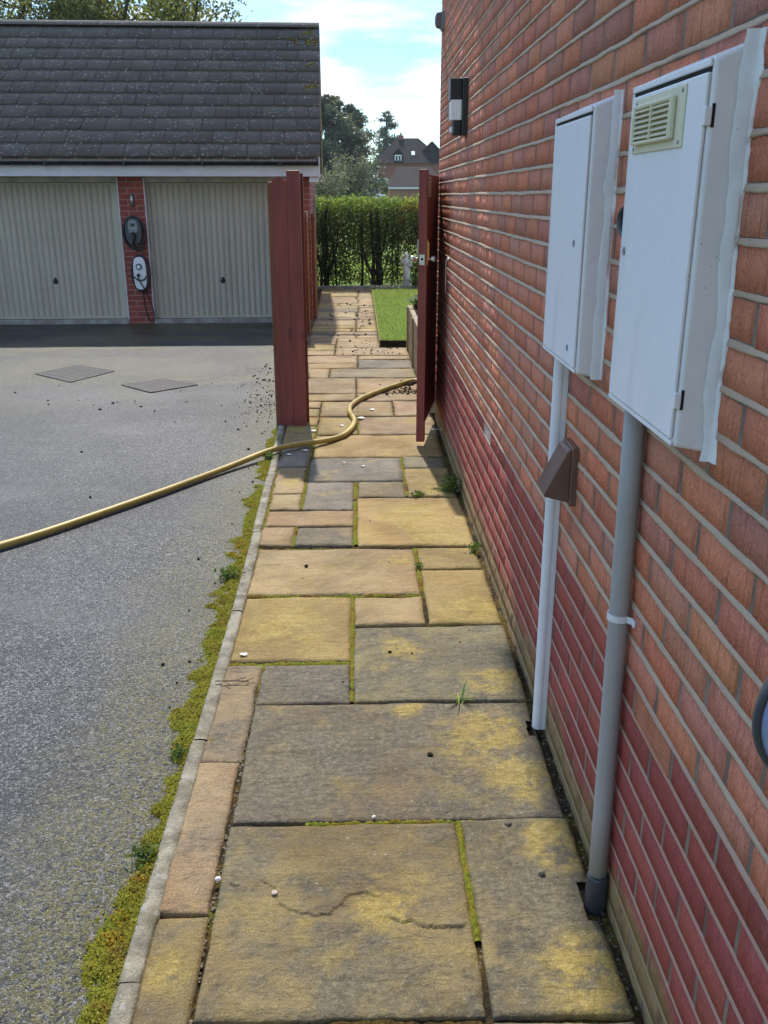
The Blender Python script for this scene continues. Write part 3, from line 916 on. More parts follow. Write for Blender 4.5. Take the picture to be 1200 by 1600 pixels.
kv, kf, n0 = [], [], 0
ys_k = [0.6, 1.515, 2.43, 3.35, 4.26, 5.17, 6.08, 6.50]
for a, b in zip(ys_k[:-1], ys_k[1:]):
    yy_ = np.linspace(a + 0.003, b - 0.003, 60)
    prof = [(-0.024, -0.05), (-0.0235, 0.0), (-0.018, 0.007), (0.0, 0.0085), (0.018, 0.007), (0.0235, 0.0), (0.024, -0.05)]
    jx, jz = RNG.uniform(-0.003, 0.003), RNG.uniform(-0.003, 0.003)
    V = []
    for q in yy_:
        for (px_, pz_) in prof:
            V.append((kx(q) + px_ + jx, q, pz_ + jz))
    V = np.array(V)
    V += (fbm(V, 25, 4, 8)[:, None] * np.array([0.0025, 0.0, 0.003]))
    kv.append(V); kf.append(grid_faces(60, 7) + n0)
    e = np.arange(7)
    n0 += len(V)
kerb = mesh_np('kerb', np.concatenate(kv), [np.concatenate(kf)], M['kerb'])
kerb['kind'] = 'structure'

# moss along the kerb, on the driveway side
def moss_patch(name, x0, x1, y0, y1, step, maskf, hmax, seed):
    xs = np.arange(x0, x1, step); ys = np.arange(y0, y1, step)
    X, Y = np.meshgrid(xs, ys, indexing='ij')
    V = np.stack([X.ravel(), Y.ravel(), np.zeros(X.size)], 1)
    m = maskf(V)
    V[:, 2] = -0.022 + m * (0.012 + hmax * (0.5 + 0.5 * fbm(V, 22, 3, seed))) + m * 0.006 * vnoise(V, 150, seed + 3)
    F = grid_faces(len(xs), len(ys))
    F = F[(m[F].max(1) > 0.05)]
    used = np.unique(F)
    remap = np.zeros(len(V), int); remap[used] = np.arange(len(used))
    o = mesh_np(name, V[used], [remap[F]], M['moss'], smooth_shade=True)
    setp(o, kind='stuff')
    return o

def kerb_moss(V):
    kxx = np.array([kx(q) for q in V[:, 1]]) - 0.022
    d = kxx - V[:, 0]
    w = 0.085 + 0.05 * fbm(np.stack([V[:, 1] * 0, V[:, 1], V[:, 0] * 0], 1), 2.2, 3, 41) + 0.03 * smooth(2.2, 1.2, V[:, 1])
    edge = d / np.maximum(w, 0.02) + 0.85 * fbm(V, 16, 4, 43)
    gap = 0.35 + 0.65 * smooth(-0.55, -0.3, fbm(np.stack([V[:, 1] * 0, V[:, 1], V[:, 0] * 0], 1), 3.3, 3, 47))
    return smooth(1.05, 0.35, edge) * (d > -0.004) * gap
o = moss_patch('kerb_moss', -0.80, -0.50, 1.2, 6.45, 0.006, kerb_moss, 0.012, 51)
setp(o, 'bright yellow green moss growing along the driveway side of the kerb', 'moss')

# fine leafy fuzz over the moss cushions
co = np.empty(len(o.data.vertices) * 3, np.float32); o.data.vertices.foreach_get('co', co); co = co.reshape(-1, 3).astype(float)
rgm = np.random.default_rng(55)
hi = co[co[:, 2] > -0.014]
pk = hi[rgm.integers(0, len(hi), 26000)] + rgm.normal(0, 0.004, (26000, 3)) * np.array([1, 1, 0.4])
stray = hi[rgm.integers(0, len(hi), 1500)] + np.stack([-np.abs(rgm.normal(0, 0.035, 1500)), rgm.normal(0, 0.02, 1500), np.zeros(1500)], 1)
stray[:, 2] = -0.011
pk = np.concatenate([pk, stray])
moss_fuzz_points = pk

# moss packed in chosen joints
mj = [(-0.352, -0.338, 2.64, 2.93, 0), (-0.040, -0.026, 2.65, 3.5, 0), (0.250, 0.264, 1.62, 2.03, 0), (-0.15, 0.30, 2.028, 2.044, 1), (-0.475, -0.02, 2.912, 2.940, 1),
      (-0.475, 0.25, 3.50, 3.52, 1), (-0.328, -0.316, 4.09, 4.35, 0), (-0.034, -0.012, 4.1, 5.12, 0), (0.258, 0.274, 4.85, 5.65, 0), (-0.322, -0.306, 4.65, 6.5, 0), (-0.018, -0.003, 6.25, 7.6, 0), (0.253, 0.27, 3.55, 4.05, 0)]
mv, mf, n0 = [], [], 0
for (a, b, c, d, k) in mj:
    nx, ny = (4, int((d - c) / 0.008)) if k == 0 else (int((b - a) / 0.008), 4)
    X, Y = np.meshgrid(np.linspace(a - 0.004, b + 0.004, nx), np.linspace(c - (0.003 if k else 0), d + (0.003 if k else 0), ny), indexing='ij')
    V = np.stack([X.ravel(), Y.ravel(), np.zeros(X.size)], 1)
    mid = (1 - np.abs((X - (a + b) / 2) / (b - a + 0.008)) * 2) if k == 0 else (1 - np.abs((Y - (c + d) / 2) / (d - c + 0.006)) * 2)
    V[:, 2] = -0.012 + 0.012 * np.clip(mid.ravel(), 0, 1) + 0.009 * fbm(V, 18, 3, 61) + 0.005 * vnoise(V, 150, 5)
    mv.append(V); mf.append(grid_faces(nx, ny) + n0); n0 += len(V)
# strip between kerb and slabs
nx, ny = 4, 620
X, Y = np.meshgrid(np.linspace(-1, 1, nx), np.linspace(2.3, 6.4, ny), indexing='ij')
kc = np.array([kx(q) for q in Y.ravel()])
V = np.stack([kc + 0.027 + X.ravel() * 0.012, Y.ravel(), np.zeros(X.size)], 1)
V[:, 2] = -0.010 + 0.011 * fbm(V, 9, 3, 63) + 0.005 * vnoise(V, 150, 6)
mv.append(V); mf.append(grid_faces(nx, ny) + n0); n0 += len(V)
o = mesh_np('joint_moss', np.concatenate(mv), [np.concatenate(mf)], M['moss'], smooth_shade=True)
setp(o, 'yellow green moss packed into the joints between the stone slabs', 'moss', kind='stuff')

# ================================================================== HOUSE (right): real bricks on the visible wall
WX = 0.573
HZ0 = 1.5927
house = thing('brick_house', 'orange brick house with dark red plinth bricks filling the right side of the view', 'house', (0, 0, 0))
Y_END = 6.79


def brick_field(name, courses, y_lo, y_hi, mat, pal, wob, joint, seed):
    rg = np.random.default_rng(seed)
    NU, NV = 9, 5
    cells = []
    for c in courses:
        z0, z1 = HZ0 + 0.075 * c + joint / 2, HZ0 + 0.075 * (c + 1) - joint / 2
        ph = 1.545 if c % 2 else 1.4325
        k0 = int(math.floor((y_lo - ph) / 0.225))
        yb = ph + k0 * 0.225
        while yb < y_hi - 0.02:
            a, b = max(yb, y_lo), min(yb + 0.225, y_hi)
            if b - a > 0.03:
                skip = False
                for (ay0, ay1, az) in ((1.435, 1.668, 0.58), (3.855, 4.065, 0.58)):
                    if abs((z0 + z1) / 2 - az) < 0.03 and a < ay1 - 0.01 and b > ay0 + 0.01:
                        if a < ay0 - 0.03: b = ay0 - 0.004
                        elif b > ay1 + 0.03: a = ay1 + 0.004
                        else: skip = True
                if not skip:
                    end = b >= y_hi - 1e-6
                    cells.append((a + joint * 0.62, b - (0 if end else joint * 0.62), z0, z1))
            yb += 0.225
    cells = np.array(cells)
    n = len(cells)
    j = rg.uniform(-0.0015, 0.0015, (n, 4)); cells = cells + j
    us = np.concatenate([[0.0], np.linspace(0, 1, NU - 2), [1.0]])
    vs = np.concatenate([[0.0], np.linspace(0, 1, NV - 2), [1.0]])
    U, W = np.meshgrid(us, vs, indexing='ij')
    ring = np.zeros((NU, NV), bool); ring[0] = ring[-1] = True; ring[:, 0] = ring[:, -1] = True
    in1 = np.zeros((NU, NV), bool); in1[1, 1:-1] = in1[-2, 1:-1] = True; in1[1:-1, 1] = in1[1:-1, -2] = True
    Y = cells[:, 0, None] + U.ravel()[None] * (cells[:, 1] - cells[:, 0])[:, None]
    Z = cells[:, 2, None] + W.ravel()[None] * (cells[:, 3] - cells[:, 2])[:, None]
    X = np.zeros_like(Y) + WX
    X += rg.uniform(-0.0005, 0.0005, n)[:, None]
    X += (rg.uniform(-0.0003, 0.0003, n)[:, None]) * (U.ravel() - 0.5)[None] * 2
    rf = ring.ravel(); i1 = in1.ravel()
    X[:, rf] += 0.014
    bevel = 0.0016
    # pull the first inner ring in a touch to make an arris
    Y[:, i1] += np.where(U.ravel()[i1] == 0, bevel, np.where(U.ravel()[i1] == 1, -bevel, 0))[None]
    Z[:, i1] += np.where(W.ravel()[i1] == 0, bevel, np.where(W.ravel()[i1] == 1, -bevel, 0))[None]
    P = np.stack([X.ravel(), Y.ravel(), Z.ravel()], 1)
    nz = fbm(P, 14, 3, seed); nz2 = fbm(P + 30, 14, 3, seed + 5); nx = fbm(P, 22, 3, seed + 9)
    edge = np.tile((rf | i1), n).astype(float)
    P[:, 2] += wob * nz * edge
    P[:, 1] += wob * nz2 * edge
    P[:, 0] += 0.0006 * nx * (wob / 0.004) + np.tile(i1, n) * 0.0004
    F = grid_faces(NU, NV)
    F = (F[None] + (np.arange(n) * NU * NV)[:, None, None]).reshape(-1, 4)
    pal = np.array(pal)
    ci = rg.integers(0, len(pal), n)
    tc = pal[ci] * (1 + rg.uniform(-0.11, 0.11, (n, 1))) * (1 + rg.uniform(-0.04, 0.04, (n, 3)))
    tint = np.repeat(tc, NU * NV, 0)
    return mesh_np(name, P, F, mat, house, tint=tint, smooth_shade=False)

PAL_UP = [(0.681, 0.257, 0.157), (0.570, 0.251, 0.173), (0.700, 0.257, 0.145), (0.645, 0.257, 0.168), (0.700, 0.235, 0.128), (0.700, 0.257, 0.145), (0.693, 0.235, 0.133), (0.668, 0.224, 0.133), (0.700, 0.264, 0.139), (0.632, 0.229, 0.145), (0.557, 0.217, 0.150), (0.681, 0.251, 0.157), (0.606, 0.229, 0.162), (0.700, 0.239, 0.133)]
PAL_RED = [(0.34, 0.082, 0.068), (0.32, 0.075, 0.063), (0.36, 0.09, 0.07), (0.30, 0.07, 0.06), (0.33, 0.08, 0.068)]
brick_field('upper_brickwork', range(-13, 47), -1.2, Y_END, M['brick_up'], PAL_UP, 0.0038, 0.0098, 3)
brick_field('plinth_brickwork', range(-22, -13), -1.2, Y_END, M['brick_red'], PAL_RED, 0.0016, 0.0085, 4)

# mortar: flat backing for the perpends + proud, wavy bed joints
mv, mf, n0 = [], [], 0
X, Y = np.meshgrid([0], np.linspace(-1.2, Y_END - 0.004, 400), indexing='ij')
yb = np.linspace(-1.2, Y_END - 0.004, 420)
zb = np.array([-0.12, 5.15])
V = np.array([(WX + 0.0014, a, b) for a in yb for b in zb])
mesh_np('mortar_backing', V, [grid_faces(len(yb), 2)], M['mortar_deep'], house)
mv, mf, n0 = [], [], 0
yf = np.linspace(-1.2, Y_END - 0.003, 760)
for k in range(-22, 48):
    zc = HZ0 + 0.075 * k
    red = k <= -14
    h = 0.0042 if red else 0.0050
    prof = [(h + 0.002, 0.010), (h, 0.0012), (h * 0.35, 0.0000), (-h * 0.45, -0.0012), (-h - 0.0005, -0.0017), (-h - 0.0016, 0.0022), (-h - 0.0010, 0.010)] if not red else [(h + 0.002, 0.010), (h, 0.0014), (h * 0.35, 0.0006), (-h * 0.45, -0.0004), (-h, -0.0006), (-h - 0.0008, 0.0022), (-h - 0.0005, 0.010)]
    P = np.array([(WX + d, a, zc + s) for a in yf for (s, d) in prof])
    lane = np.tile(np.arange(7), len(yf))
    one = np.stack([P[:, 1] * 0, P[:, 1], P[:, 1] * 0 + k * 7.3], 1)
    amp = 0.3 if red else 1.0
    low = fbm(one, 11, 4, 71); up = fbm(one, 15, 4, 72); out = fbm(one + 5, 17, 4, 73)
    P[:, 2] += amp * np.where(lane >= 3, 0.0042 * low, np.where(lane <= 1, 0.0024 * up, 0.0012 * up)) + amp * 0.0022 * fbm(one + 9, 2.2, 2, 70)
    P[:, 0] -= amp * np.where((lane >= 1) & (lane <= 4), 0.0016 * out + 0.0006, 0)
    P[:, 0] += amp * 0.0007 * vnoise(P, 180, 74)
    mv.append(P); mf.append(grid_faces(len(yf), 7) + n0); n0 += len(P)
mesh_np('mortar', np.concatenate(mv), [np.concatenate(mf)], M['mortar'], house, smooth_shade=True)

b = B(); b.box(WX + 0.016, 8.5, -1.2, Y_END - 0.006, -0.1, 5.15)
b.obj('wall', M['wall_body'], house)
b = B()
b.prism([(0.15, 5.12), (4.5, 8.2), (8.95, 5.12), (8.95, 5.0), (4.5, 8.05), (0.15, 5.0)], 'y', -1.6, Y_END + 0.3)
b.obj('roof', M['far_roof'], house)
b = B(); b.prism([(WX + 0.02, 5.15), (4.5, 7.95), (8.48, 5.15)], 'y', -1.2, Y_END - 0.01)
b.obj('gable', M['wall_body'], house)


def air_brick(y0, y1, z0, z1, mat, rows, cols):
    b = B()
    x0, x1 = WX - 0.001, WX + 0.012
    fr = 0.006
    b.box(x0, x1, y0, y1, z0, z0 + fr, 0.0012); b.box(x0, x1, y0, y1, z1 - fr, z1, 0.0012)
    b.box(x0 + .0003, x1, y0, y0 + fr, z0 + fr, z1 - fr, 0.0012); b.box(x0 + .0003, x1, y1 - fr, y1, z0 + fr, z1 - fr, 0.0012)
    ph = (z1 - z0 - 2 * fr) / rows
    for r in range(1, rows):
        zc = z0 + fr + ph * r
        b.box(x0 + .001, x1, y0 + fr, y1 - fr, zc - 0.0032, zc + 0.0032, 0.001)
    pw = (y1 - y0 - 2 * fr) / cols
    for c in range(1, cols):
        yc = y0 + fr + pw * c
        b.box(x0 + .0016, x1, yc - 0.0036, yc + 0.0036, z0 + fr, z1 - fr, 0.001)
    o = b.obj('air_brick', mat, house)
    b = B(); b.box(WX + 0.0125, WX + 0.0155, y0, y1, z0, z1)
    b.obj('void', M['dark'], o)
    return o
a = air_brick(1.440, 1.663, 0.5455, 0.6145, M['terracotta'], 5, 16); a['label'] = 'orange terracotta air brick with rows of slots'
a = air_brick(3.862, 4.058, 0.5455, 0.6145, M['pale_clay'], 4, 7); a['label'] = 'pale clay air brick with a lattice of holes'

# ---------------------------------------------------------------- meter boxes
def meter_box(name, label, y0, y1, z0, z1, xf, vent):
    t = thing(name, label, 'meter box', (WX, (y0 + y1) / 2, z0))
    lx = lambda x: x - WX
    ly = lambda y_: y_ - (y0 + y1) / 2
    lz = lambda z_: z_ - z0
    b = B(); b.box(lx(xf) + 0.004, lx(WX) + 0.02, ly(y0), ly(y1), 0, lz(z1), 0.007, seg=3)
    # rim round the door
    body = b.obj('housing', M['box_white'], t)
    for vv in body.data.vertices:          # the housing flares toward the wall
        fl = max(0.0, min(1.0, (vv.co.x - (lx(xf) + 0.012)) / (lx(WX) - lx(xf))))
        vv.co.z += (0.030 if vv.co.z > lz(z1) / 2 else -0.013) * fl
    b = B()
    b.box(lx(xf) - 0.001, lx(xf) + 0.0045, ly(y0) + 0.003, ly(y1) - 0.003, lz(z1) - 0.014, lz(z1) - 0.003, 0.002, seg=2)
    b.box(lx(xf) - 0.001, lx(xf) + 0.0045, ly(y0) + 0.003, ly(y1) - 0.003, 0.003, 0.012, 0.002, seg=2)
    b.box(lx(xf) - 0.0005, lx(xf) + 0.0045, ly(y1) - 0.011, ly(y1) - 0.003, 0.0122, lz(z1) - 0.0142, 0.002, seg=2)
    b.obj('rim', M['box_white'], t)
    b = B(); b.box(lx(xf) - 0.003, lx(xf) + 0.003, ly(y0) + 0.004, ly(y1) - 0.014, 0.0145, lz(z1) - 0.0215, 0.0022, seg=2)
    door = b.obj('door', M['box_white'], t)
    b = B(); b.box(lx(xf) + 0.0028, lx(xf) + 0.0042, ly(y0) + 0.005, ly(y1) - 0.011, lz(z1) - 0.0212, lz(z1) - 0.0142)
    b.obj('door_gap_shadow', M['dark'], t)  # dark strip standing for the shadow in the slot above the door
    # locks
    for zz in (vent['locks']):
        b = B()
        Mx = Matrix.Translation((lx(xf) - 0.003, ly(vent['locky']), lz(zz))) @ Matrix.Rotation(rad(-90), 4, 'Y')
        b.lathe([(0.008, 0), (0.008, 0.0014), (0.0065, 0.002), (0.0035, 0.002), (0.003, 0.0008), (0.0, 0.0008)], 18, Mx)
        b.obj('lock', M['grey_plastic'], door)
    return t, lx, ly, lz, door

gb, lx, ly, lz, door = meter_box('meter_box', 'large white meter box with a cream louvred vent on its door', 1.420, 1.812, 1.194, 1.770, 0.505, {'locks': [1.483], 'locky': 1.772})
# hinges
for zz in (1.690, 1.272):
    b = B()
    b.box(lx(0.505) - 0.0035, lx(0.505) + 0.008, ly(1.420) - 0.003, ly(1.420) + 0.006, lz(zz) - 0.013, lz(zz) + 0.013, 0.002, seg=2)
    h = b.obj('hinge', M['box_white'], gb)
    b = B(); b.box(lx(0.505) + 0.008, lx(0.505) + 0.0125, ly(1.420) - 0.0012, ly(1.420) + 0.004, lz(zz) - 0.015, lz(zz) + 0.017)
    b.obj('hinge_slot', M['dark'], h)
# vent on the door
vy0, vy1, vz0, vz1 = 1.502, 1.764, 1.652, 1.742
vx = lx(0.502)
b = B()
b.box(vx - 0.003, vx, ly(vy0), ly(vy1), lz(vz0), lz(vz1), 0.001)
v = b.obj('vent', M['cream'], door)
b = B()
iy0, iy1, iz0, iz1 = vy0 + 0.035, vy1 - 0.018, vz0 + 0.013, vz1 - 0.012
b.box(vx - 0.013, vx - 0.0028, ly(iy0), ly(iy0) + 0.012, lz(iz0), lz(iz1), 0.003)
b.box(vx - 0.013, vx - 0.0028, ly(iy1) - 0.008, ly(iy1), lz(iz0), lz(iz1), 0.003)
b.box(vx - 0.0128, vx - 0.0028, ly(iy0) + 0.012, ly(iy1) - 0.008, lz(iz1) - 0.007, lz(iz1) - 0.0002, 0.002)
b.box(vx - 0.0128, vx - 0.0028, ly(iy0) + 0.012, ly(iy1) - 0.008, lz(iz0) + 0.0002, lz(iz0) + 0.006, 0.002)
b.box(vx - 0.0125, vx - 0.0028, ly((iy0 + iy1) / 2) - 0.002, ly((iy0 + iy1) / 2) + 0.004, lz(iz0) + 0.006, lz(iz1) - 0.007)
b.obj('surround', M['cream'], v)
b = B()
for i in range(6):
    zc = iz0 + 0.0075 + (iz1 - iz0 - 0.014) * (i + 0.35) / 6
    M4 = Matrix.Translation((vx - 0.0075, ly((iy0 + iy1) / 2 + 0.002), lz(zc) + 0.003)) @ Matrix.Rotation(rad(-38), 4, 'Y')
    b.box(-0.0062, 0.0062, -(iy1 - iy0) / 2 + 0.010, (iy1 - iy0) / 2 - 0.010, -0.0009, 0.0009, 0.0, M4)
b.obj('louvre', M['cream'], v)
for (yy_, zz) in ((vy0 + 0.012, vz0 + 0.008), (vy0 + 0.012, vz1 - 0.008), (vy1 - 0.008, vz0 + 0.008), (vy1 - 0.008, vz1 - 0.008)):
    b = B(); b.lathe([(0.0035, 0), (0.003, 0.0012), (0, 0.0014)], 10, Matrix.Translation((vx - 0.003, ly(yy_), lz(zz))) @ Matrix.Rotation(rad(-90), 4, 'Y'))
    b.obj('screw', M['grey_plastic'], v)


def sealant(parent, yc, z0, z1, lx, ly, lz, seed, wmin, wmax):
    """ragged, trowelled band of white sealant where the box meets the wall"""
    n, K = 260, 12
    zs = np.linspace(z0, z1, n)
    one = np.stack([zs * 0, zs * 0, zs], 1)
    w = wmin + (wmax - wmin) * (0.55 + 1.3 * fbm(one, 8, 4, seed)) + 0.0035 * fbm(one, 45, 4, seed + 2)
    w = np.clip(w, 0.003, 0.05)
    inn = 0.018 + 0.010 * fbm(one, 10, 4, seed + 7)
    U, Z = np.meshgrid(np.linspace(0, 1, K), np.arange(n))
    U = U.ravel(); Zi = Z.ravel()
    # from up on the box side (u=0), round the corner, out over the brick (u=1)
    x = np.where(U < 0.4, -inn[Zi] * (1 - U / 0.4), 0.0) + np.where(U >= 0.4, -0.0045 * (1 - ((U - 0.4) / 0.6) ** 3), -0.0045)
    y = np.where(U < 0.4, -0.0015 - 0.0035 * (U / 0.4), -0.005 - (w[Zi] - 0.005) * (U - 0.4) / 0.6)
    V = np.stack([lx(WX) + x, ly(yc) + y, lz(zs[Zi])], 1)
    e = (U > 0.95)
    V[:, 0] += 0.0012 * fbm(V, 60, 3, seed + 4) + np.where(e, 0.006, 0)
    V[:, 1] += np.where(U < 0.4, -1, 0) * (0.001 + 0.001 * fbm(V, 50, 3, seed + 5)) * (U > 0)
    return mesh_np('sealant', V, [grid_faces(n, K)], M['seal'], parent, smooth_shade=True)
sealant(gb, 1.420, 1.172, 1.803, lx, ly, lz, 81, 0.006, 0.026)
eb, lx, ly, lz, door = meter_box('meter_box', 'smaller looking plain white meter box further along the wall above the white pipe', 2.130, 2.515, 1.182, 1.768, 0.508, {'locks': [1.477, 1.234], 'locky': 2.205})
sealant(eb, 2.130, 1.170, 1.796, lx, ly, lz, 87, 0.001, 0.010)

# black round pipe outlet between the boxes
t = thing('pipe_outlet', 'black round pipe outlet poking from the wall between the two white boxes', 'pipe outlet', (WX, 1.905, 1.533))
Mx = Matrix.Rotation(rad(-90), 4, 'Y') @ Matrix.Rotation(rad(12), 4, 'X')
b = B(); b.lathe([(0.030, -0.01), (0.028, 0.020), (0.031, 0.025), (0.033, 0.032), (0.033, 0.040), (0.030, 0.043), (0.025, 0.043), (0.023, 0.035), (0.024, 0.02), (0.0, 0.018)], 28, Mx)
b.obj('socket', M['charcoal'], t)
b = B(); b.lathe([(0.0, 0.020), (0.012, 0.020), (0.012, 0.036), (0.008, 0.040), (0.0, 0.040)], 18, Mx)
b.obj('plug', M['black_plastic'], t)

# grey pipe below the near box
t = thing('downpipe', 'grey plastic pipe running from the large meter box to the ground with a black collar', 'pipe', (0.548, 1.735, 0))
b = B(); b.tube([(0.000, 0.028, 1.20), (0.000, 0.020, 1.0), (0, 0.008, 0.6), (0, -0.004, 0.25), (0, -0.010, 0.075)], 0.0213, 24)
b.obj('shaft', M['pipe_grey'], t)
b = B(); b.lathe([(0.0255, -0.05), (0.0255, 0.078), (0.0245, 0.084), (0.0222, 0.085)], 24, Matrix.Translation((0, -0.0125, 0)))
b.obj('collar', M['charcoal'], t)
b = B()
zc = 0.737; yc = 0.0125
pts = [(0.0245 * math.cos(a), yc + 0.0245 * math.sin(a)) for a in np.linspace(rad(60), rad(300), 16)]
for i in range(len(pts) - 1):
    pass
ring = [Vector((p[0], p[1], 0)) for p in pts] + [Vector((0.020, yc - 0.030, 0)), Vector((0.022, yc - 0.046, 0))]
ins = [Vector((p[0] * 0.9, yc + (p[1] - yc) * 0.9, 0)) for p in pts] + [Vector((0.0225, yc - 0.029, 0)), Vector((0.0245, yc - 0.046, 0))]
bm_v = []
for q, r in zip(ring, ins):
    bm_v.append([b.bm.verts.new((q.x, q.y, zc - 0.0075)), b.bm.verts.new((q.x, q.y, zc + 0.0075)), b.bm.verts.new((r.x, r.y, zc + 0.0075)), b.bm.verts.new((r.x, r.y, zc - 0.0075))])
for i in range(len(bm_v) - 1):
    for k in range(4):
        b.bm.faces.new((bm_v[i][k], bm_v[i][(k + 1) % 4], bm_v[i + 1][(k + 1) % 4], bm_v[i + 1][k]))
b.bm.faces.new(bm_v[0]); b.bm.faces.new(bm_v[-1])
b.lathe([(0.0085, 0), (0.0085, 0.003), (0.004, 0.004), (0, 0.004)], 14, Matrix.Translation((0.021, yc - 0.042, zc)) @ Matrix.Rotation(rad(-90), 4, 'Y'))
b.obj('clip', M['pipe_white'], t)

# white pipe below the far box
t = thing('conduit', 'white plastic conduit from the smaller meter box down into a notch in the paving', 'conduit', (0.553, 2.478, 0))
b = B()
prof = [(0.0195 * math.cos(a) * 0.95, 0.0195 * math.sin(a)) for a in np.linspace(rad(70), rad(290), 14)] + [(0.0195, -0.0195), (0.0195, 0.0195)]
b.prism(prof, 'z', 0.004, 1.186)
sh = b.obj('shaft', M['pipe_white'], t)
# dark dirt in the notch
b = B(); b.box(0.49, 0.572, 2.415, 2.535, -0.045, -0.028)
o = b.obj('soil_pocket', M['soil']); setp(o, 'dark soil in the square notch at the foot of the white conduit', 'soil', kind='stuff')

# brown vent hood
t = thing('vent_hood', 'brown plastic wedge shaped vent hood on the wall in front of the white conduit', 'vent hood', (WX, 2.34, 0.80))
b = B(); b.prism([(-0.018, 0.155), (-0.030, 0.150), (-0.086, 0.034), (-0.084, 0.026), (-0.018, 0.008)], 'y', -0.052, 0.052, 0.003)
b.obj('cowl', M['brown_plastic'], t)
b = B(); b.box(-0.0185, 0.004, -0.058, 0.058, 0.0, 0.160, 0.004, seg=2)
b.obj('flange', M['brown_plastic'], t)

# wall hook
t = thing('wall_hook', 'thin bent metal rod hook screwed to the wall beside the open gate', 'hook', (WX, 5.90, 1.10))
b = B(); b.tube([(0.004, -0.008, 0.105), (-0.016, -0.008, 0.107), (-0.020, -0.004, 0.100), (-0.020, 0, 0.0), (-0.020, 0, -0.090), (-0.018, 0, -0.098), (0.004, -0.006, -0.099)], 0.0036, 8)
b.obj('rod', M['steel'], t)
b = B(); b.lathe([(0.011, -0.002), (0.011, 0.012), (0.006, 0.016), (0, 0.016)], 14, Matrix.Translation((0, -0.008, 0.106)) @ Matrix.Rotation(rad(-90), 4, 'Y'))
b.obj('boss', M['steel'], t)
# stop bolt low on the wall
t = thing('stop_peg', 'short metal peg sticking out low on the wall under the gate', 'peg', (WX, 6.15, 0.055))
b = B(); b.tube([(0.01, 0, 0), (-0.078, 0, 0)], 0.007, 10); b.obj('bar', M['steel'], t)
b = B(); b.lathe([(0.016, 0), (0.016, 0.004), (0.009, 0.006)], 14, Matrix.Rotation(rad(-90), 4, 'Y')); b.obj('flange', M['steel'], t)

# wall lamp
t = thing('wall_lamp', 'black bulkhead wall lamp with clear glass and a motion sensor high on the brick wall', 'wall lamp', (WX, 5.15, 1.88))
b = B(); b.box(-0.030, 0.003, -0.062, 0.062, 0.0, 0.272, 0.006, seg=2); b.obj('back_plate', M['black_plastic'], t)
b = B(); b.box(-0.090, -0.030, -0.046, 0.046, 0.170, 0.264, 0.005, seg=2); b.obj('cap', M['black_plastic'], t)
b = B(); b.box(-0.088, -0.030, -0.045, 0.045, 0.072, 0.170, 0.004, seg=2); b.obj('glass', M['lampglass'], t)
b = B(); b.box(-0.072, -0.030, -0.042, 0.042, 0.0, 0.072, 0.006, seg=2)
hb = b.obj('sensor_body', M['black_plastic'], t)
b = B(); b.box(-0.086, -0.0705, -0.026, 0.026, 0.012, 0.042, 0.006, seg=3); b.obj('sensor_lens', M['box_white'], hb)
b = B(); b.box(-0.093, -0.0895, -0.048, 0.048, 0.164, 0.268, 0.001); b.box(-0.092, -0.030, -0.0475, 0.0475, 0.2645, 0.270, 0.001)
b.obj('trim', M['grey_plastic'], t)

# small square alarm sounder near the corner
t = thing('sensor_box', 'small brown grey hexagonal sensor box near the top corner of the brick wall', 'sensor', (WX, 6.62, 2.655))
b = B(); b.box(-0.018, 0.004, -0.055, 0.055, -0.055, 0.055, 0.004); b.obj('base', M['grey_plastic'], t)
b = B(); b.prism([(-0.017, -0.045), (-0.048, -0.034), (-0.056, -0.012), (-0.056, 0.030), (-0.048, 0.042), (-0.017, 0.046)], 'y', -0.045, 0.045, 0.003)
b.obj('cover', plain('brown_grey_plastic', (0.16, 0.13, 0.13), 0.5), t)

# oval mirror on a short arm at the right edge
t = thing('mirror', 'rounded pale blue mirror in a dark grey rim at the right edge of the photo', 'mirror', (0.4545, 0.76, 1.105))
Mr = Matrix.Rotation(rad(-90), 4, 'X') @ Matrix.Rotation(rad(180), 4, 'Y')
Mr = Matrix.Rotation(rad(90), 4, 'X')
b = B(); b.lathe([(0.0, -0.03), (0.05, -0.026), (0.07, -0.012), (0.0765, 0.0), (0.0765, 0.006), (0.0735, 0.009), (0.071, 0.0085), (0.070, 0.004), (0.0, 0.004)], 48, Mr, 1.0, 1.08); b.obj('rim', M['charcoal'], t)
b = B(); b.lathe([(0.0712, 0.0042), (0.0712, 0.0075), (0.055, 0.0095), (0.03, 0.0105), (0.0, 0.0108)], 48, Mr, 1.0, 1.08); b.obj('glass', M['mirror'], t)
b = B(); b.tube([(0.02, 0.027, 0.0), (0.06, 0.05, 0.0), (0.13, 0.05, 0.0)], 0.008, 10); b.obj('arm', M['charcoal'], t)

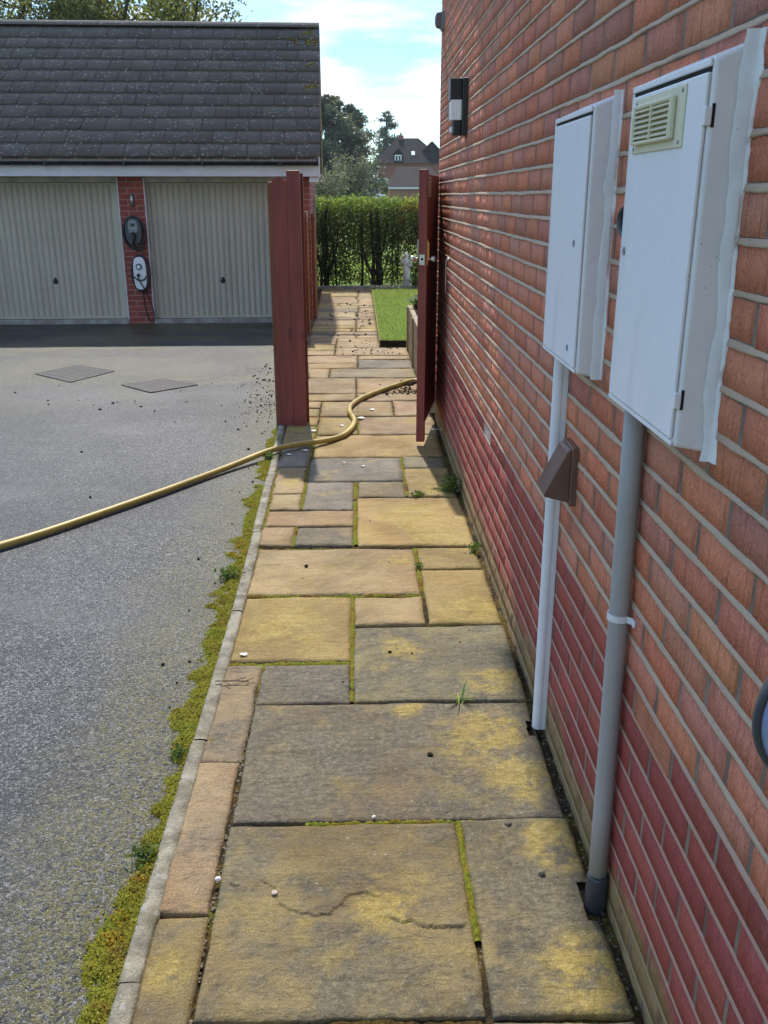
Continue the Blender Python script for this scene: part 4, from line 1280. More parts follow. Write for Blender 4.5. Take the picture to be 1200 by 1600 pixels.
# ================================================================== GATE
gd = Vector((0.405 - 0.552, 5.90 - 6.72)); gl = gd.length
gang = math.atan2(gd.y, gd.x)
gate = thing('wooden_gate', 'dark red boarded wooden gate standing open against the brick wall', 'gate', (0.552, 6.72, 0), gang)
L = gl
b = B(); b.box(L - 0.048, L, -0.028, 0.026, 0.03, 1.735, 0.003, seg=2)
b.obj('stile', M['red_wood'], gate)
b = B()
nb = 6
for i in range(nb):
    x0 = 0.0 + (L - 0.0485) * i / nb
    b.box(x0 + 0.001, x0 + (L - 0.0485) / nb - 0.001, -0.002, 0.0175, 0.135, 1.712, 0.003)
b.obj('boards', M['red_wood'], gate)
for zz in (0.22, 0.92, 1.60):
    b = B(); b.box(0.0, L - 0.049, -0.026, -0.0025, zz, zz + 0.095, 0.003); b.obj('ledge', M['red_wood'], gate)
b = B()
b.box(L - 0.26, L - 0.070, 0.018, 0.0215, 1.575, 1.695, 0.001)
st_ = b.obj('strap', M['pale_metal'], gate)
for k, (dx_, dz_) in enumerate(((-0.12, 1.676), (-0.19, 1.65), (-0.13, 1.62), (-0.20, 1.592))):
    b = B(); b.lathe([(0.0055, 0), (0.0045, 0.002), (0, 0.0022)], 10, Matrix.Translation((L + dx_, 0.0215, dz_)) @ Matrix.Rotation(rad(-90), 4, 'X'))
    b.obj('screw', M['dark'], st_)
b = B(); b.box(L, L + 0.0025, -0.020, 0.014, 1.172, 1.236, 0.001)
lk = b.obj('lock_plate', M['steel'], gate)
b = B(); b.lathe([(0.0085, 0), (0.007, 0.002), (0, 0.002)], 12, Matrix.Translation((L + 0.0025, -0.003, 1.208)) @ Matrix.Rotation(rad(90), 4, 'Y')); b.obj('cylinder', M['dark'], lk)
b = B(); b.box(L - 0.135, L - 0.052, 0.018, 0.024, 1.168, 1.335, 0.001)
b.box(L - 0.045, L - 0.004, 0.0262, 0.031, 1.168, 1.325, 0.001)
b.box(L - 0.030, L - 0.012, 0.031, 0.040, 1.20, 1.31, 0.002)
b.obj('bolt', M['brass'], gate)
b = B(); b.box(L - 0.040, L - 0.016, -0.034, -0.0282, 1.215, 1.325, 0.001); b.obj('back_plate', M['steel'], gate)
for s in (1, -1):
    Mk = Matrix.Translation((L - 0.028, 0.028 * s, 1.208)) @ Matrix.Rotation(rad(-90 * s), 4, 'X')
    b = B(); b.lathe([(0.010, 0), (0.008, 0.012), (0.010, 0.020), (0.019, 0.028), (0.0195, 0.044), (0.016, 0.050), (0, 0.051)], 18, Mk)
    b.obj('knob', M['steel'], gate)

# ================================================================== POSTS + FENCE (left of the path)
def post(name, label, x0, x1, y0, y1, z1, round_top, mat, cat='post'):
    t = thing(name, label, cat, ((x0 + x1) / 2, (y0 + y1) / 2, 0))
    w = (x1 - x0) / 2
    d = (y1 - y0) / 2
    b = B()
    if round_top:
        pr = [(-w, -0.06), (w, -0.06)] + [(w * math.cos(a), z1 - 0.034 + 0.034 * math.sin(a)) for a in np.linspace(0, math.pi, 13)]
        b.prism(pr, 'y', -d, d)
    else:
        b.box(-w, w, -d, d, -0.06, z1, 0.004, seg=2)
    b.obj('shaft', mat, t)
    return t
post('fence_post', 'red wooden post with a rounded top beside the taller square gate post', -0.575, -0.4775, 6.550, 6.600, 1.702, True, M['red_wood'])
pt = post('gate_post', 'tall square red wooden gate post at the left edge of the path', -0.4755, -0.387, 6.540, 6.628, 1.744, False, M['red_wood'])
b = B(); b.box(0.032, 0.062, 0.046, 0.070, 0.0, 1.728, 0.002); b.obj('stop_strip', M['red_wood'], pt)
post('backing_post', 'dark wooden post half hidden behind the round topped post', -0.612, -0.560, 6.603, 6.66, 1.672, False, M['fence_wood'])

fence = thing('wooden_fence', 'low brown boarded fence running back along the left of the path', 'fence', (0, 0, 0))
bays = [(6.66, 9.46, 1.50, 1.44, -0.598), (9.56, 11.24, 1.42, 1.37, -0.665), (11.34, 12.72, 1.36, 1.32, -0.655)]
for (ya, yb_, za, zb_, px_) in bays:
    b = B()
    n = int((yb_ - ya) / 0.10)
    for i in range(n):
        y0 = ya + (yb_ - ya) * i / n; y1 = ya + (yb_ - ya) * (i + 1) / n
        z0 = za + (zb_ - za) * (i + 0.5) / n
        b.box(px_ - 0.009 + 0.003 * (i % 2), px_ + 0.009 + 0.003 * (i % 2), y0 + 0.001, y1 - 0.001, 0.04, z0, 0.002)
    b.obj('panel', M['fence_wood'], fence)
for (yc, xr, zt) in ((9.51, -0.552, 1.47), (11.29, -0.582, 1.41), (12.76, -0.560, 1.36)):
    b = B(); b.box(xr - 0.085, xr, yc - 0.045, yc + 0.045, -0.05, zt, 0.004)
    p_ = b.obj('post', M['fence_wood'], fence)
    b = B(); b.box(xr - 0.016, xr + 0.005, yc - 0.0485, yc - 0.0455, 0.0, zt - 0.003); b.obj('lit_edge', M['lit_edge_wood'], p_)  # added pale strip: the sunlit post edge put in as colour
post('timber_stump', 'short weathered grey timber post at the foot of the brown fence', -0.580, -0.534, 9.40, 9.455, 0.60, False, M['grey_wood'])

# ================================================================== HOSE
hp = [(-4.2, 2.0, 0), (-3.0, 3.1, 0), (-2.2, 3.70, 0), (-1.712, 4.10, 0), (-1.255, 4.712, 0), (-0.827, 5.36, 0.004), (-0.60, 5.665, 0.012), (-0.46, 5.815, 0.012), (-0.181, 6.035, 0), (-0.075, 6.25, 0), (-0.035, 6.56, 0), (-0.072, 6.85, 0), (-0.06, 7.1, 0), (0.049, 7.42, 0), (0.30, 7.85, 0), (0.50, 8.10, 0), (0.62, 7.85, 0.0), (0.75, 7.4, 0), (0.9, 6.95, 0)]
hp = [(x_, y_, z_ + 0.0205 - (0.012 if x_ < -0.62 else 0.0)) for x_, y_, z_ in hp]
b = B(); b.tube(catmull(hp, 10), 0.0185, 16)
o = b.obj('hose', M['hose']); setp(o, 'thick yellow rubber hose lying across the driveway and path', 'hose')

# ================================================================== MANHOLE COVERS
M['rib'] = plain('worn_iron_rib', (0.15, 0.13, 0.115), 0.8, 0.0, 0.4, 25, 0.5, 120, 0.3)
def manhole(pts, label, pattern):
    P = [Vector((x_, y_, 0)) for x_, y_ in pts]
    c = sum(P, Vector()) / 4
    t = thing('manhole_cover', label, 'manhole cover', (c.x, c.y, -0.012), 0, 'manhole covers in the driveway')
    Q = [p - c for p in P]
    b = B()
    def bar(a, e, w, z0, z1):
        d = (e - a); l = d.length; d.normalize()
        Mx = Matrix.Translation((a + e) / 2) @ Matrix.Rotation(math.atan2(d.y, d.x), 4, 'Z')
        b.box(-l / 2, l / 2, -w / 2, w / 2, z0, z1, 0.002, Mx)
    for i in range(4):
        bar(Q[i], Q[(i + 1) % 4], 0.014, 0.0, 0.0075 + 0.0004 * i)
    b.obj('frame', M['rib'], t)
    b = B()
    b.bm.faces.new([b.bm.verts.new((q.x * 0.97, q.y * 0.97, 0.005)) for q in Q])
    b.obj('lid', plain('silted_lid', (0.085, 0.078, 0.066), 0.8, 0.0, 0.4, 30, 0.6), t)
    b = B()
    n = pattern[0]
    for i in range(1, n):
        f = i / n
        bar(Q[0].lerp(Q[3], f), Q[1].lerp(Q[2], f), 0.006 if pattern[1] else 0.011, 0.004, 0.0068)
    if pattern[1]:
        for i in range(1, pattern[1]):
            f = i / pattern[1]
            bar(Q[0].lerp(Q[1], f), Q[3].lerp(Q[2], f), 0.007, 0.004, 0.0072)
    b.obj('ribs', M['rib'], t)
manhole([(-3.062, 8.685), (-2.799, 9.128), (-2.35, 8.796), (-2.607, 8.259)], 'square manhole cover with a fine grid, nearer the left door', (9, 7))
manhole([(-2.114, 8.124), (-1.791, 8.355), (-1.44, 8.102), (-1.785, 7.775)], 'square manhole cover with diagonal bars, closer to the fence', (6, 0))

# ================================================================== GARAGE
gar = thing('garage', 'brick garage block with a grey tiled roof and pale up and over doors', 'garage', (-0.607, 12.40, 0), rad(1.6))
GX0 = -7.2
dw = 1.85
d2 = (-2.095, -0.250)      # door 2 (local x)
d1 = (-4.27, -2.42)
d3 = (-6.44, -4.59)
b = B()
for x0, x1 in ((d2[1], 0), (d1[1], d2[0]), (d3[1], d1[0]), (GX0, d3[0])):
    b.box(x0, x1, 0, 0.22, -0.05, 1.85)
b.box(-0.22, 0, 0.2205, 5.0, -0.05, 1.95); b.box(GX0, GX0 + 0.22, 0.2205, 5.0, -0.05, 1.95); b.box(GX0 + 0.2205, -0.2205, 4.78, 5.0, -0.05, 1.95)
b.obj('wall', M['garage_brick'], gar)
for xa in (-0.2, GX0 + 0.02):
    b = B(); b.prism([(0.05, 1.952), (2.5, 3.62), (4.95, 1.952)], 'x', xa, xa + 0.18)
    b.obj('gable', M['garage_brick'], gar)
b = B(); b.box(GX0 + 0.05, -0.05, 0.225, 4.7, -0.04, 0.02); b.obj('floor', M['concrete'], gar)


def door_mat():
    t = T('garage_door_paint')
    z = t.xyz()[2]
    n = t.noise(1, 5, 0.6, t.map((3, 3, 0.8)))
    c = t.mix(t.rng(n, 0.3, 0.7), (0.42, 0.375, 0.29), (0.49, 0.44, 0.345))
    c = t.mix(t.math('MULTIPLY', t.rng(z, 1.35, 1.75), 0.45), c, (0.30, 0.24, 0.155))   # brown weathering at the top of the panel
    st = t.noise(1, 5, 0.6, t.map((26, 26, 0.6)))
    c = t.mix(t.rng(st, 0.5, 0.75, 0, 0.35), c, (0.19, 0.185, 0.15))
    return t.end(c, 0.5, t.bump(t.noise(30, 3), 0.1, 0.003), 0, 0.4)
M['gdoor'] = door_mat()
for (x0, x1) in (d2, d1, d3):
    n = 23
    xs, V = [], []
    zs = [0.065, 1.745]
    prof = []
    w = (x1 - x0 - 0.10) / n
    for i in range(n):
        a = x0 + 0.05 + i * w
        prof += [(a, 0.073), (a + 0.004, 0.083), (a + 0.010, 0.083), (a + 0.014, 0.073)]
    prof.append((x1 - 0.05, 0.073))
    V = [(p[0], p[1], z) for p in prof for z in zs]
    # door leaf: ribbed sheet with an edge frame
    o = mesh_np('door', np.array(V), [grid_faces(len(prof), 2)], M['gdoor'], gar)
    b = B()
    b.box(x0 + 0.012, x0 + 0.05, 0.062, 0.10, 0.05, 1.745, 0.002); b.box(x1 - 0.05, x1 - 0.012, 0.062, 0.10, 0.05, 1.745, 0.002)
    b.box(x0 + 0.0505, x1 - 0.0505, 0.064, 0.10, 0.045, 0.075, 0.002); b.box(x0 + 0.0505, x1 - 0.0505, 0.064, 0.10, 1.72, 1.745, 0.002)
    b.obj('leaf_frame', M['gdoor'], o)
    b = B(); xm = (x0 + x1) / 2; zh = 0.525
    b.lathe([(0.02, 0), (0.02, 0.004), (0.012, 0.008), (0.012, 0.02)], 14, Matrix.Translation((xm, 0.075, zh + 0.03)) @ Matrix.Rotation(rad(90), 4, 'X'))
    b.box(xm - 0.008, xm + 0.008, 0.040, 0.056, zh - 0.004, zh + 0.05, 0.005, seg=2)
    b.lathe([(0.034, 0.0), (0.032, 0.005), (0.0, 0.006)], 18, Matrix.Translation((xm, 0.0755, zh)) @ Matrix.Rotation(rad(90), 4, 'X'))
    b.obj('handle', M['black_plastic'], o)
    b = B(); b.box(x0 - 0.002, x0 + 0.010, -0.012, 0.10, 0.04, 1.80, 0.002); b.obj('door_jamb', M['fascia'], gar)
    b = B(); b.box(x1 - 0.010, x1 + 0.002, -0.012, 0.10, 0.04, 1.80, 0.002); b.obj('door_jamb', M['fascia'], gar)
    b = B(); b.box(x0 + 0.0105, x1 - 0.0105, 0.03, 0.12, 1.75, 1.835, 0.002); b.obj('lintel', plain('weathered_lintel', (0.42, 0.38, 0.32), 0.7, 0, 0.25, 6, 0.2), gar)
    b = B(); b.box(x0 + 0.003, x1 - 0.003, -0.02, 0.2, -0.03, 0.04, 0.004); b.obj('sill', M['concrete'], gar)
# fascia, soffit, gutter
b = B(); b.box(GX0 - 0.15, 0.118, -0.235, -0.215, 1.812, 1.945, 0.003); b.obj('fascia', M['fascia'], gar)
b = B(); b.box(GX0 - 0.15, 0.112, -0.2145, -0.002, 1.84, 1.852); b.obj('soffit', M['fascia'], gar)
b = B()
gp = [(0.048 * math.cos(a), 0.048 * math.sin(a)) for a in np.linspace(math.pi, 2 * math.pi, 12)]
gp2 = [(p[0] * 0.92, p[1] * 0.92) for p in gp[::-1]]
b.prism([(-0.285 + p[0], 1.985 + p[1]) for p in gp + gp2], 'x', GX0 - 0.15, 0.122)
g_ = b.obj('gutter', M['gutter'], gar)
for xx in np.arange(-0.35, GX0, -0.95):
    b = B(); b.box(xx - 0.012, xx + 0.012, -0.338, -0.236, 1.93, 1.992, 0.003)
    b.obj('bracket', M['gutter'], g_)
# roof tiles, course by course
sl0 = Vector((0, -0.285, 2.03)); ridge = Vector((0, 2.45, 3.90)); slope = ridge - sl0; sl = slope.length; sd = slope.normalized(); nrm = Vector((0, -sd.z, sd.y))
NC = 11
gau = (sl - 0.10) / NC
V, F, tn, n0 = [], [], [], 0
rx = random.Random(3)
XR, XL = 0.148, GX0 - 0.18
for c in range(NC):
    x = XR - (0 if c % 2 == 0 else 0.15)
    xe = XR
    first = True
    while xe > XL:
        xa = max(xe - 0.30, XL)
        if first and c % 2: xa = xe - 0.15
        first = False
        s0 = c * gau - 0.015 + rx.uniform(-0.004, 0.004); s1 = (c + 1) * gau + 0.045
        lift = 0.042 + rx.uniform(-0.0025, 0.0025)
        tl = 0.012
        g = rx.uniform(0.88, 1.1)
        col = (g, g, g * rx.uniform(0.97, 1.03), 1)
        nseg = 3
        pts = []
        for i in range(nseg + 1):
            xx = xa + 0.003 + (xe - xa - 0.006) * i / nseg
            wv = 0.003 * math.sin(i * 2.2)
            pb = sl0 + sd * s0 + nrm * (lift + wv * 0.6); pt_ = sl0 + sd * s1 + nrm * (tl - 0.004)
            pu = sl0 + sd * (s0 + 0.003) + nrm * (lift - 0.030)
            pts.append(((xx, pu.y, pu.z), (xx, pb.y, pb.z), (xx, pt_.y, pt_.z)))
        for p in pts: V += list(p)
        F.append(grid_faces(nseg + 1, 3) + n0)
        n0 += len(pts) * 3
        tn += [col] * (len(pts) * 3)
        xe = xa
roof = mesh_np('roof', np.array(V), [np.concatenate(F)], M['roof'], gar, tint=np.array(tn))
b = B()
b.prism([(-0.285, 2.00), (2.45, 3.87), (5.2, 2.00), (5.2, 1.97), (2.45, 3.84), (-0.285, 1.97)], 'x', GX0 - 0.17, 0.10)
b.obj('roof_deck', M['grey_wood'], roof)
b = B()
b.prism([(2.45, 3.905), (5.25, 1.995), (5.25, 1.96), (2.45, 3.872)], 'x', GX0 - 0.18, 0.148)
rb = b.obj('rear_slope', M['roof'], roof)
at = rb.data.attributes.new('tint', 'FLOAT_COLOR', 'POINT'); at.data.foreach_set('color', np.ones(len(rb.data.vertices) * 4, np.float32))
b = B()
xx = XR
while xx > XL:
    xa = max(xx - 0.45, XL)
    pr = [(2.45 + 0.125 * math.cos(a), 3.885 + 0.075 * math.sin(a)) for a in np.linspace(0.0, math.pi, 9)]
    pr2 = [(2.45 + 0.105 * math.cos(a), 3.885 + 0.055 * math.sin(a)) for a in np.linspace(math.pi, 0.0, 9)]
    b.prism(pr + pr2, 'x', xa + 0.002, xx - 0.002 + (0.0))
    xx = xa
rdg = b.obj('ridge', M['roof'], roof)
at = rdg.data.attributes.new('tint', 'FLOAT_COLOR', 'POINT'); at.data.foreach_set('color', np.full(len(rdg.data.vertices) * 4, 1.25, np.float32))
# barge board and boxed end
b = B()
b.prism([(-0.235, 1.80), (-0.235, 1.955), (2.45, 3.79), (2.45, 3.63), (0.0, 1.955), (0.0, 1.80)], 'x', 0.1195, 0.138)
b.prism([(5.13, 1.80), (5.13, 1.955), (2.4505, 3.79), (2.4505, 3.63), (4.9, 1.955), (4.9, 1.80)], 'x', 0.1195, 0.138)
b.obj('barge_board', M['fascia'], gar)
b = B(); b.box(0.003, 0.119, -0.2, 0.03, 1.745, 1.838, 0.003); b.obj('box_end', M['fascia'], gar)
b = B(); b.box(0.002, 0.034, 2.4, 2.47, 1.15, 1.56, 0.003)
o = b.obj('meter_cover', M['pipe_grey'], gar)
# moss clumps on the roof near the right verge
mv, mf, n0 = [], [], 0
rg = np.random.default_rng(5)
for (xx, c) in ((0.00, 10.55), (-0.07, 10.3), (0.05, 9.6), (-0.02, 9.45), (0.02, 7.5), (-0.04, 5.4), (0.05, 5.5), (-0.25, 9.7)):
    for k in range(14):
        s = c * gau + rg.normal(0, 0.04); x_ = xx + rg.normal(0, 0.05)
        p = sl0 + sd * s + nrm * (0.03)
        r = rg.uniform(0.008, 0.022)
        bmt = bmesh.new(); bmesh.ops.create_icosphere(bmt, subdivisions=1, radius=r)
        vv = np.array([(v.co.x + x_, v.co.y + p.y, v.co.z * 0.7 + p.z) for v in bmt.verts]); vv += rg.normal(0, r * 0.15, vv.shape)
        mf.append(np.array([[v.index for v in f.verts] for f in bmt.faces]) + n0); mv.append(vv); n0 += len(vv); bmt.free()
o = mesh_np('roof_moss', np.concatenate(mv), [np.concatenate(mf)], M['moss'], gar)
o['kind'] = 'stuff'

# ---- chargers and lamp on the pillar (own things)
def on_pillar(lx_, ly_, z):
    v = Matrix.Rotation(rad(1.6), 4, 'Z') @ Vector((lx_, ly_, 0))
    return (-0.607 + v.x, 12.40 + v.y, z)
pc = (d1[1] + d2[0]) / 2
t = thing('garage_lamp', 'small slim silver lamp at the top of the brick pillar', 'wall lamp', on_pillar(pc + 0.005, 0, 1.535), rad(1.6))
b = B(); b.box(-0.028, 0.028, -0.012, 0.002, -0.075, 0.075, 0.003); b.obj('back_plate', M['charcoal'], t)
b = B(); b.lathe([(0.0, -0.07), (0.018, -0.068), (0.019, 0.066), (0.0, 0.07)], 14, Matrix.Translation((0, -0.028, 0))); b.obj('tube', M['steel'], t)

t = thing('ev_charger', 'black car charger with a coiled cable, upper one on the brick pillar', 'car charger', on_pillar(pc - 0.0, 0, 1.155), rad(1.6))
def oval(w, h, n=28, p=2.4, dz=0):
    o_ = []
    for k in range(n):
        a = 2 * math.pi * k / n
        c_, s_ = math.cos(a), math.sin(a)
        o_.append((w * math.copysign(abs(c_) ** (2 / p), c_), h * math.copysign(abs(s_) ** (2 / p), s_) + dz))
    return o_
b = B(); b.prism(oval(0.105, 0.165, p=2.6), 'y', -0.075, 0.004, 0.008); b.obj('body', M['charcoal'], t)
b = B(); b.prism(oval(0.062, 0.085, p=2.8, dz=0.055), 'y', -0.086, -0.0755, 0.003)
fp = b.obj('front_panel', M['grey_plastic'], t)
b = B(); b.box(-0.026, 0.026, -0.0885, -0.0865, 0.062, 0.098, 0.001); b.obj('screen', M['glass'], fp)
b = B(); b.box(-0.032, 0.032, -0.0885, -0.0865, 0.028, 0.044, 0.001); b.obj('badge', M['pipe_grey'], fp)
b = B(); b.tube([(0, -0.088, -0.02), (0, -0.115, -0.045), (0, -0.118, -0.10), (0.002, -0.105, -0.17)], [0.024, 0.026, 0.019, 0.014], 12); b.obj('plug', M['black_plastic'], t)
b = B()
coil = []
for k in range(66):
    a = 2 * math.pi * k / 22
    rr = 1.06 + 0.05 * (k // 22)
    coil.append((0.118 * rr * math.sin(a) + 0.006, -0.045 - 0.012 * (k // 22), 0.175 * rr * math.cos(a) - 0.018))
b.tube(coil, 0.010, 8)
b.tube(catmull([(0.002, -0.105, -0.17), (0.02, -0.09, -0.225), (0.07, -0.07, -0.245), (0.115, -0.06, -0.20), (0.125, -0.05, -0.10)], 6), 0.008, 8)
b.obj('cable', M['black_plastic'], t)

t = thing('ev_charger', 'white oval car charger with a hanging black cable, lower one on the brick pillar', 'car charger', on_pillar(pc + 0.04, 0, 0.635), rad(1.6))
b = B(); b.prism(oval(0.082, 0.205, p=3.2), 'y', -0.085, 0.004, 0.010); b.obj('body', M['box_white'], t)
b = B()
coil = []
for k in range(72):
    a = 2 * math.pi * k / 24
    rr = 1.0 + 0.035 * (k // 24)
    coil.append((0.110 * rr * math.sin(a) + 0.008, -0.030 - 0.014 * (k // 24), 0.215 * rr * math.cos(a)))
b.tube(coil, 0.011, 8)
b.tube(catmull([(-0.075, -0.092, -0.04), (-0.04, -0.098, -0.075), (0.0, -0.1, -0.085), (0.05, -0.098, -0.075), (0.085, -0.09, -0.03)], 6), 0.009, 8)
b.tube(catmull([(-0.02, -0.12, -0.02), (-0.005, -0.112, -0.10), (0.05, -0.10, -0.20), (0.085, -0.05, -0.32), (0.118, -0.03, -0.45), (0.128, -0.03, -0.55), (0.110, -0.03, -0.615), (0.07, -0.03, -0.60), (0.03, -0.03, -0.50), (0.015, -0.03, -0.35), (0.02, -0.04, -0.20)], 6), 0.008, 8)
b.obj('cable', M['black_plastic'], t)
b = B(); b.lathe([(0.040, 0.0), (0.040, 0.008), (0.032, 0.012), (0.0, 0.012)], 22, Matrix.Translation((-0.006, -0.085, 0.085)) @ Matrix.Rotation(rad(90), 4, 'X')); sk = b.obj('socket', M['charcoal'], t)
b = B(); b.lathe([(0.026, 0.012), (0.024, 0.017), (0, 0.017)], 18, Matrix.Translation((-0.006, -0.085, 0.078)) @ Matrix.Rotation(rad(90), 4, 'X')); b.obj('socket_cap', M['seal'], sk)
b = B(); b.lathe([(0.022, 0), (0.020, 0.02), (0.012, 0.045)], 14, Matrix.Translation((-0.02, -0.086, -0.02)) @ Matrix.Rotation(rad(90), 4, 'X')); b.obj('plug', M['black_plastic'], t)

# ================================================================== LEAVES helper
def leaf_quads(P, size, rg, flat=0.0, aspect=0.55):
    """one bent leaf (two triangles-pairs) per point; returns V,F"""
    n = len(P)
    d = rg.normal(size=(n, 3)); d /= np.linalg.norm(d, axis=1)[:, None]
    u = rg.normal(size=(n, 3)); u -= (u * d).sum(1)[:, None] * d; u /= np.linalg.norm(u, axis=1)[:, None]
    nn = np.cross(d, u)
    s = size * rg.uniform(0.6, 1.35, n)[:, None]
    a = P - d * s * 0.5; c = P + d * s * 0.5
    m1 = P + u * s * aspect * 0.5 + nn * s * 0.08; m2 = P - u * s * aspect * 0.5 + nn * s * 0.08
    V = np.stack([a, m1, c, m2], 1).reshape(-1, 3)
    F = np.arange(n * 4).reshape(n, 4)
    return V, F


def leaf_tint(n, rg, lo=0.6, hi=1.35, warm=0.0, per=4):
    g = rg.uniform(lo, hi, (n, 1))
    t = np.concatenate([g * (1 + warm * rg.random((n, 1))), g, g * rg.uniform(0.7, 1.1, (n, 1))], 1)
    return np.repeat(t, per, 0)

V, F = leaf_quads(moss_fuzz_points + np.array([0, 0, 0.002]), 0.0065, np.random.default_rng(56), aspect=0.6)
hue = fbm(moss_fuzz_points, 7, 4, 57)[:, None]
mt_ = np.where(hue > 0.42, np.array([[1.25, 0.85, 0.6]]), np.array([[1.0, 1.0, 1.0]])) * np.random.default_rng(58).uniform(0.45, 1.2, (len(moss_fuzz_points), 1))
o = mesh_np('moss_fuzz', V, F, M['moss_leaf'], tint=np.repeat(mt_, 4, 0))
setp(o, 'tiny yellow green moss shoots along the driveway side of the kerb', 'moss', kind='stuff')

# ================================================================== HEDGE
hedge = thing('hedge', 'clipped green hedge with bare dark stems across the end of the path', 'hedge', (0, 0, 0))
rg = np.random.default_rng(21)
HX0, HX1, HY0, HY1, HH = -2.6, 4.5, 17.35, 18.45, 1.53
N = 150000
P = np.stack([rg.uniform(HX0, HX1, N), rg.uniform(HY0, HY1, N), rg.uniform(0.02, HH, N)], 1)
top = HH + 0.05 * fbm(P * [1, 1, 0], 2.5, 3, 91) + 0.05 * fbm(P * [1, 1, 0], 9, 2, 92)
zr = P[:, 2] / HH
cl = fbm(P, 3.2, 4, 93)
dens = np.where(zr > 0.66, 0.95, 0.46 + 0.42 * smooth(0.36, 0.62, zr) + 0.8 * cl)
keep = (rg.random(N) < dens) & (P[:, 2] < top)
P = P[keep]
# crisp leafy top shoots
Q = np.stack([rg.uniform(HX0, HX1, 7000), rg.uniform(HY0 - 0.05, HY1, 7000), np.zeros(7000)], 1)
Q[:, 2] = HH + 0.05 * fbm(Q, 2.5, 3, 91) + 0.05 * fbm(Q, 9, 2, 92) + rg.exponential(0.022, 7000) - 0.03
P = np.concatenate([P, Q])
V, F = leaf_quads(P, 0.046, rg)
tn = leaf_tint(len(P), rg, 0.6, 1.4, 0.1)
zq = np.repeat(P[:, 2], 4)
red = np.repeat((P[:, 0] > 0.75) & (fbm(P, 5, 3, 97) > 0.12) & (P[:, 2] > 0.7), 4)
tn[red] *= np.array([1.35, 0.8, 0.8])
new = smooth(1.28, 1.46, zq)[:, None]      # yellow-green growth on the clipped top, sunlight on it put into the tint
tn = tn * (1 + new * np.array([[0.95, 1.0, 0.5]]))
mesh_np('foliage', V, F, M['hedge_leaf'], hedge, tint=tn)
b = B()
rr_ = random.Random(9)
def stem(b, x, y, r, h, lean, n=5):
    pts, rad_ = [], []
    px_, py_ = x, y
    for i in range(n + 1):
        f = i / n
        pts.append((px_ + lean * f * h + rr_.uniform(-0.02, 0.02), py_ + rr_.uniform(-0.02, 0.02), -0.08 + f * h)); rad_.append(r * (1 - 0.6 * f))
    b.tube(pts, rad_, 6)
    return pts
for i in range(90):
    x = rr_.uniform(HX0, HX1); y_ = rr_.uniform(HY0 + 0.1, HY1 - 0.1)
    r = rr_.choice([0.006, 0.008, 0.011, 0.014, 0.02])
    pts = stem(b, x, y_, r, rr_.uniform(1.0, 1.5), rr_.uniform(-0.25, 0.25))
    for k in range(4):
        p = pts[rr_.randint(1, 4)]
        q = (p[0] + rr_.uniform(-0.35, 0.35), p[1] + rr_.uniform(-0.2, 0.2), p[2] + rr_.uniform(0.1, 0.5))
        b.tube([p, ((p[0] + q[0]) / 2 + rr_.uniform(-0.03, 0.03), (p[1] + q[1]) / 2, (p[2] + q[2]) / 2), q], [r * 0.5, r * 0.35, 0.003], 5)
# the thicker trunks that show in the gaps
for (x, r, fork) in ((-0.60, 0.055, 1), (-0.66, 0.03, 0), (0.40, 0.075, 0), (0.30, 0.04, 1), (1.35, 0.05, 1), (0.06, 0.025, 0)):
    pts = stem(b, x, HY0 + 0.15, r, 1.45, rr_.uniform(-0.05, 0.05), 6)
    if fork:
        for s in (-1, 1):
            p = pts[1]
            b.tube([p, (p[0] + 0.10 * s, p[1], p[2] + 0.20), (p[0] + 0.20 * s, p[1], p[2] + 0.55), (p[0] + 0.24 * s, p[1], p[2] + 0.95)], [r * 0.7, r * 0.6, r * 0.4, 0.008], 6)
b.obj('stems', M['bark'], hedge)

# low sunlit grass and growth seen through the hedge
rg = np.random.default_rng(31)
N = 9000
P = np.stack([rg.uniform(-4, 6, N), rg.uniform(18.6, 24, N), rg.random(N) ** 1.6 * 0.42 - 0.08], 1)
V, F = leaf_quads(P, 0.12, rg, aspect=0.3)
o = mesh_np('rough_grass', V, F, M['grass_blade'], tint=leaf_tint(len(P), rg, 1.0, 1.7, 0.2))
setp(o, 'bright rough grass and weeds behind the hedge', 'grass', kind='stuff')

# ================================================================== LAWN, BED EDGE, STATUE, PLANTER
rg = np.random.default_rng(41)
b = B(); b.prism([(0.245, 10.33), (2.6, 10.33), (2.6, 16.15), (0.245, 16.15)], 'z', -0.03, 0.045)
o = b.obj('lawn_base', M['soil']); o['kind'] = 'structure'
N = 42000
yy_ = 10.32 + 5.85 * rg.random(N) ** 1.15
P = np.stack([rg.uniform(0.24, 1.7, N), yy_, np.full(N, 0.045)], 1)
d = rg.normal(0, 0.35, (N, 2)); hgt = rg.uniform(0.018, 0.042, N)
tip = P + np.stack([d[:, 0] * hgt, d[:, 1] * hgt, hgt], 1)
wv = rg.normal(size=(N, 2)); wv /= np.linalg.norm(wv, axis=1)[:, None]; wv *= 0.0035
W3 = np.concatenate([wv, np.zeros((N, 1))], 1)
V = np.stack([P - W3, P + W3, tip], 1).reshape(-1, 3)
o = mesh_np('lawn', V, np.arange(N * 3).reshape(N, 3), M['grass_blade'], tint=leaf_tint(N, rg, 0.75, 1.35, 0.1, 3))
setp(o, 'bright green clipped lawn edging the right of the path', 'lawn', kind='stuff')
b = B(); b.box(0.236, 0.246, 10.31, 16.2, -0.04, 0.055, 0.002)
o = b.obj('lawn_edging', M['planter_wood']); setp(o, 'thin timber edging strip between the path and the lawn', 'edging')
b = B(); b.box(-0.85, 3.2, 17.02, 17.12, -0.05, 0.035, 0.006)
o = b.obj('stone_edging', M['concrete']); setp(o, 'low grey stone edging at the foot of the hedge', 'edging')
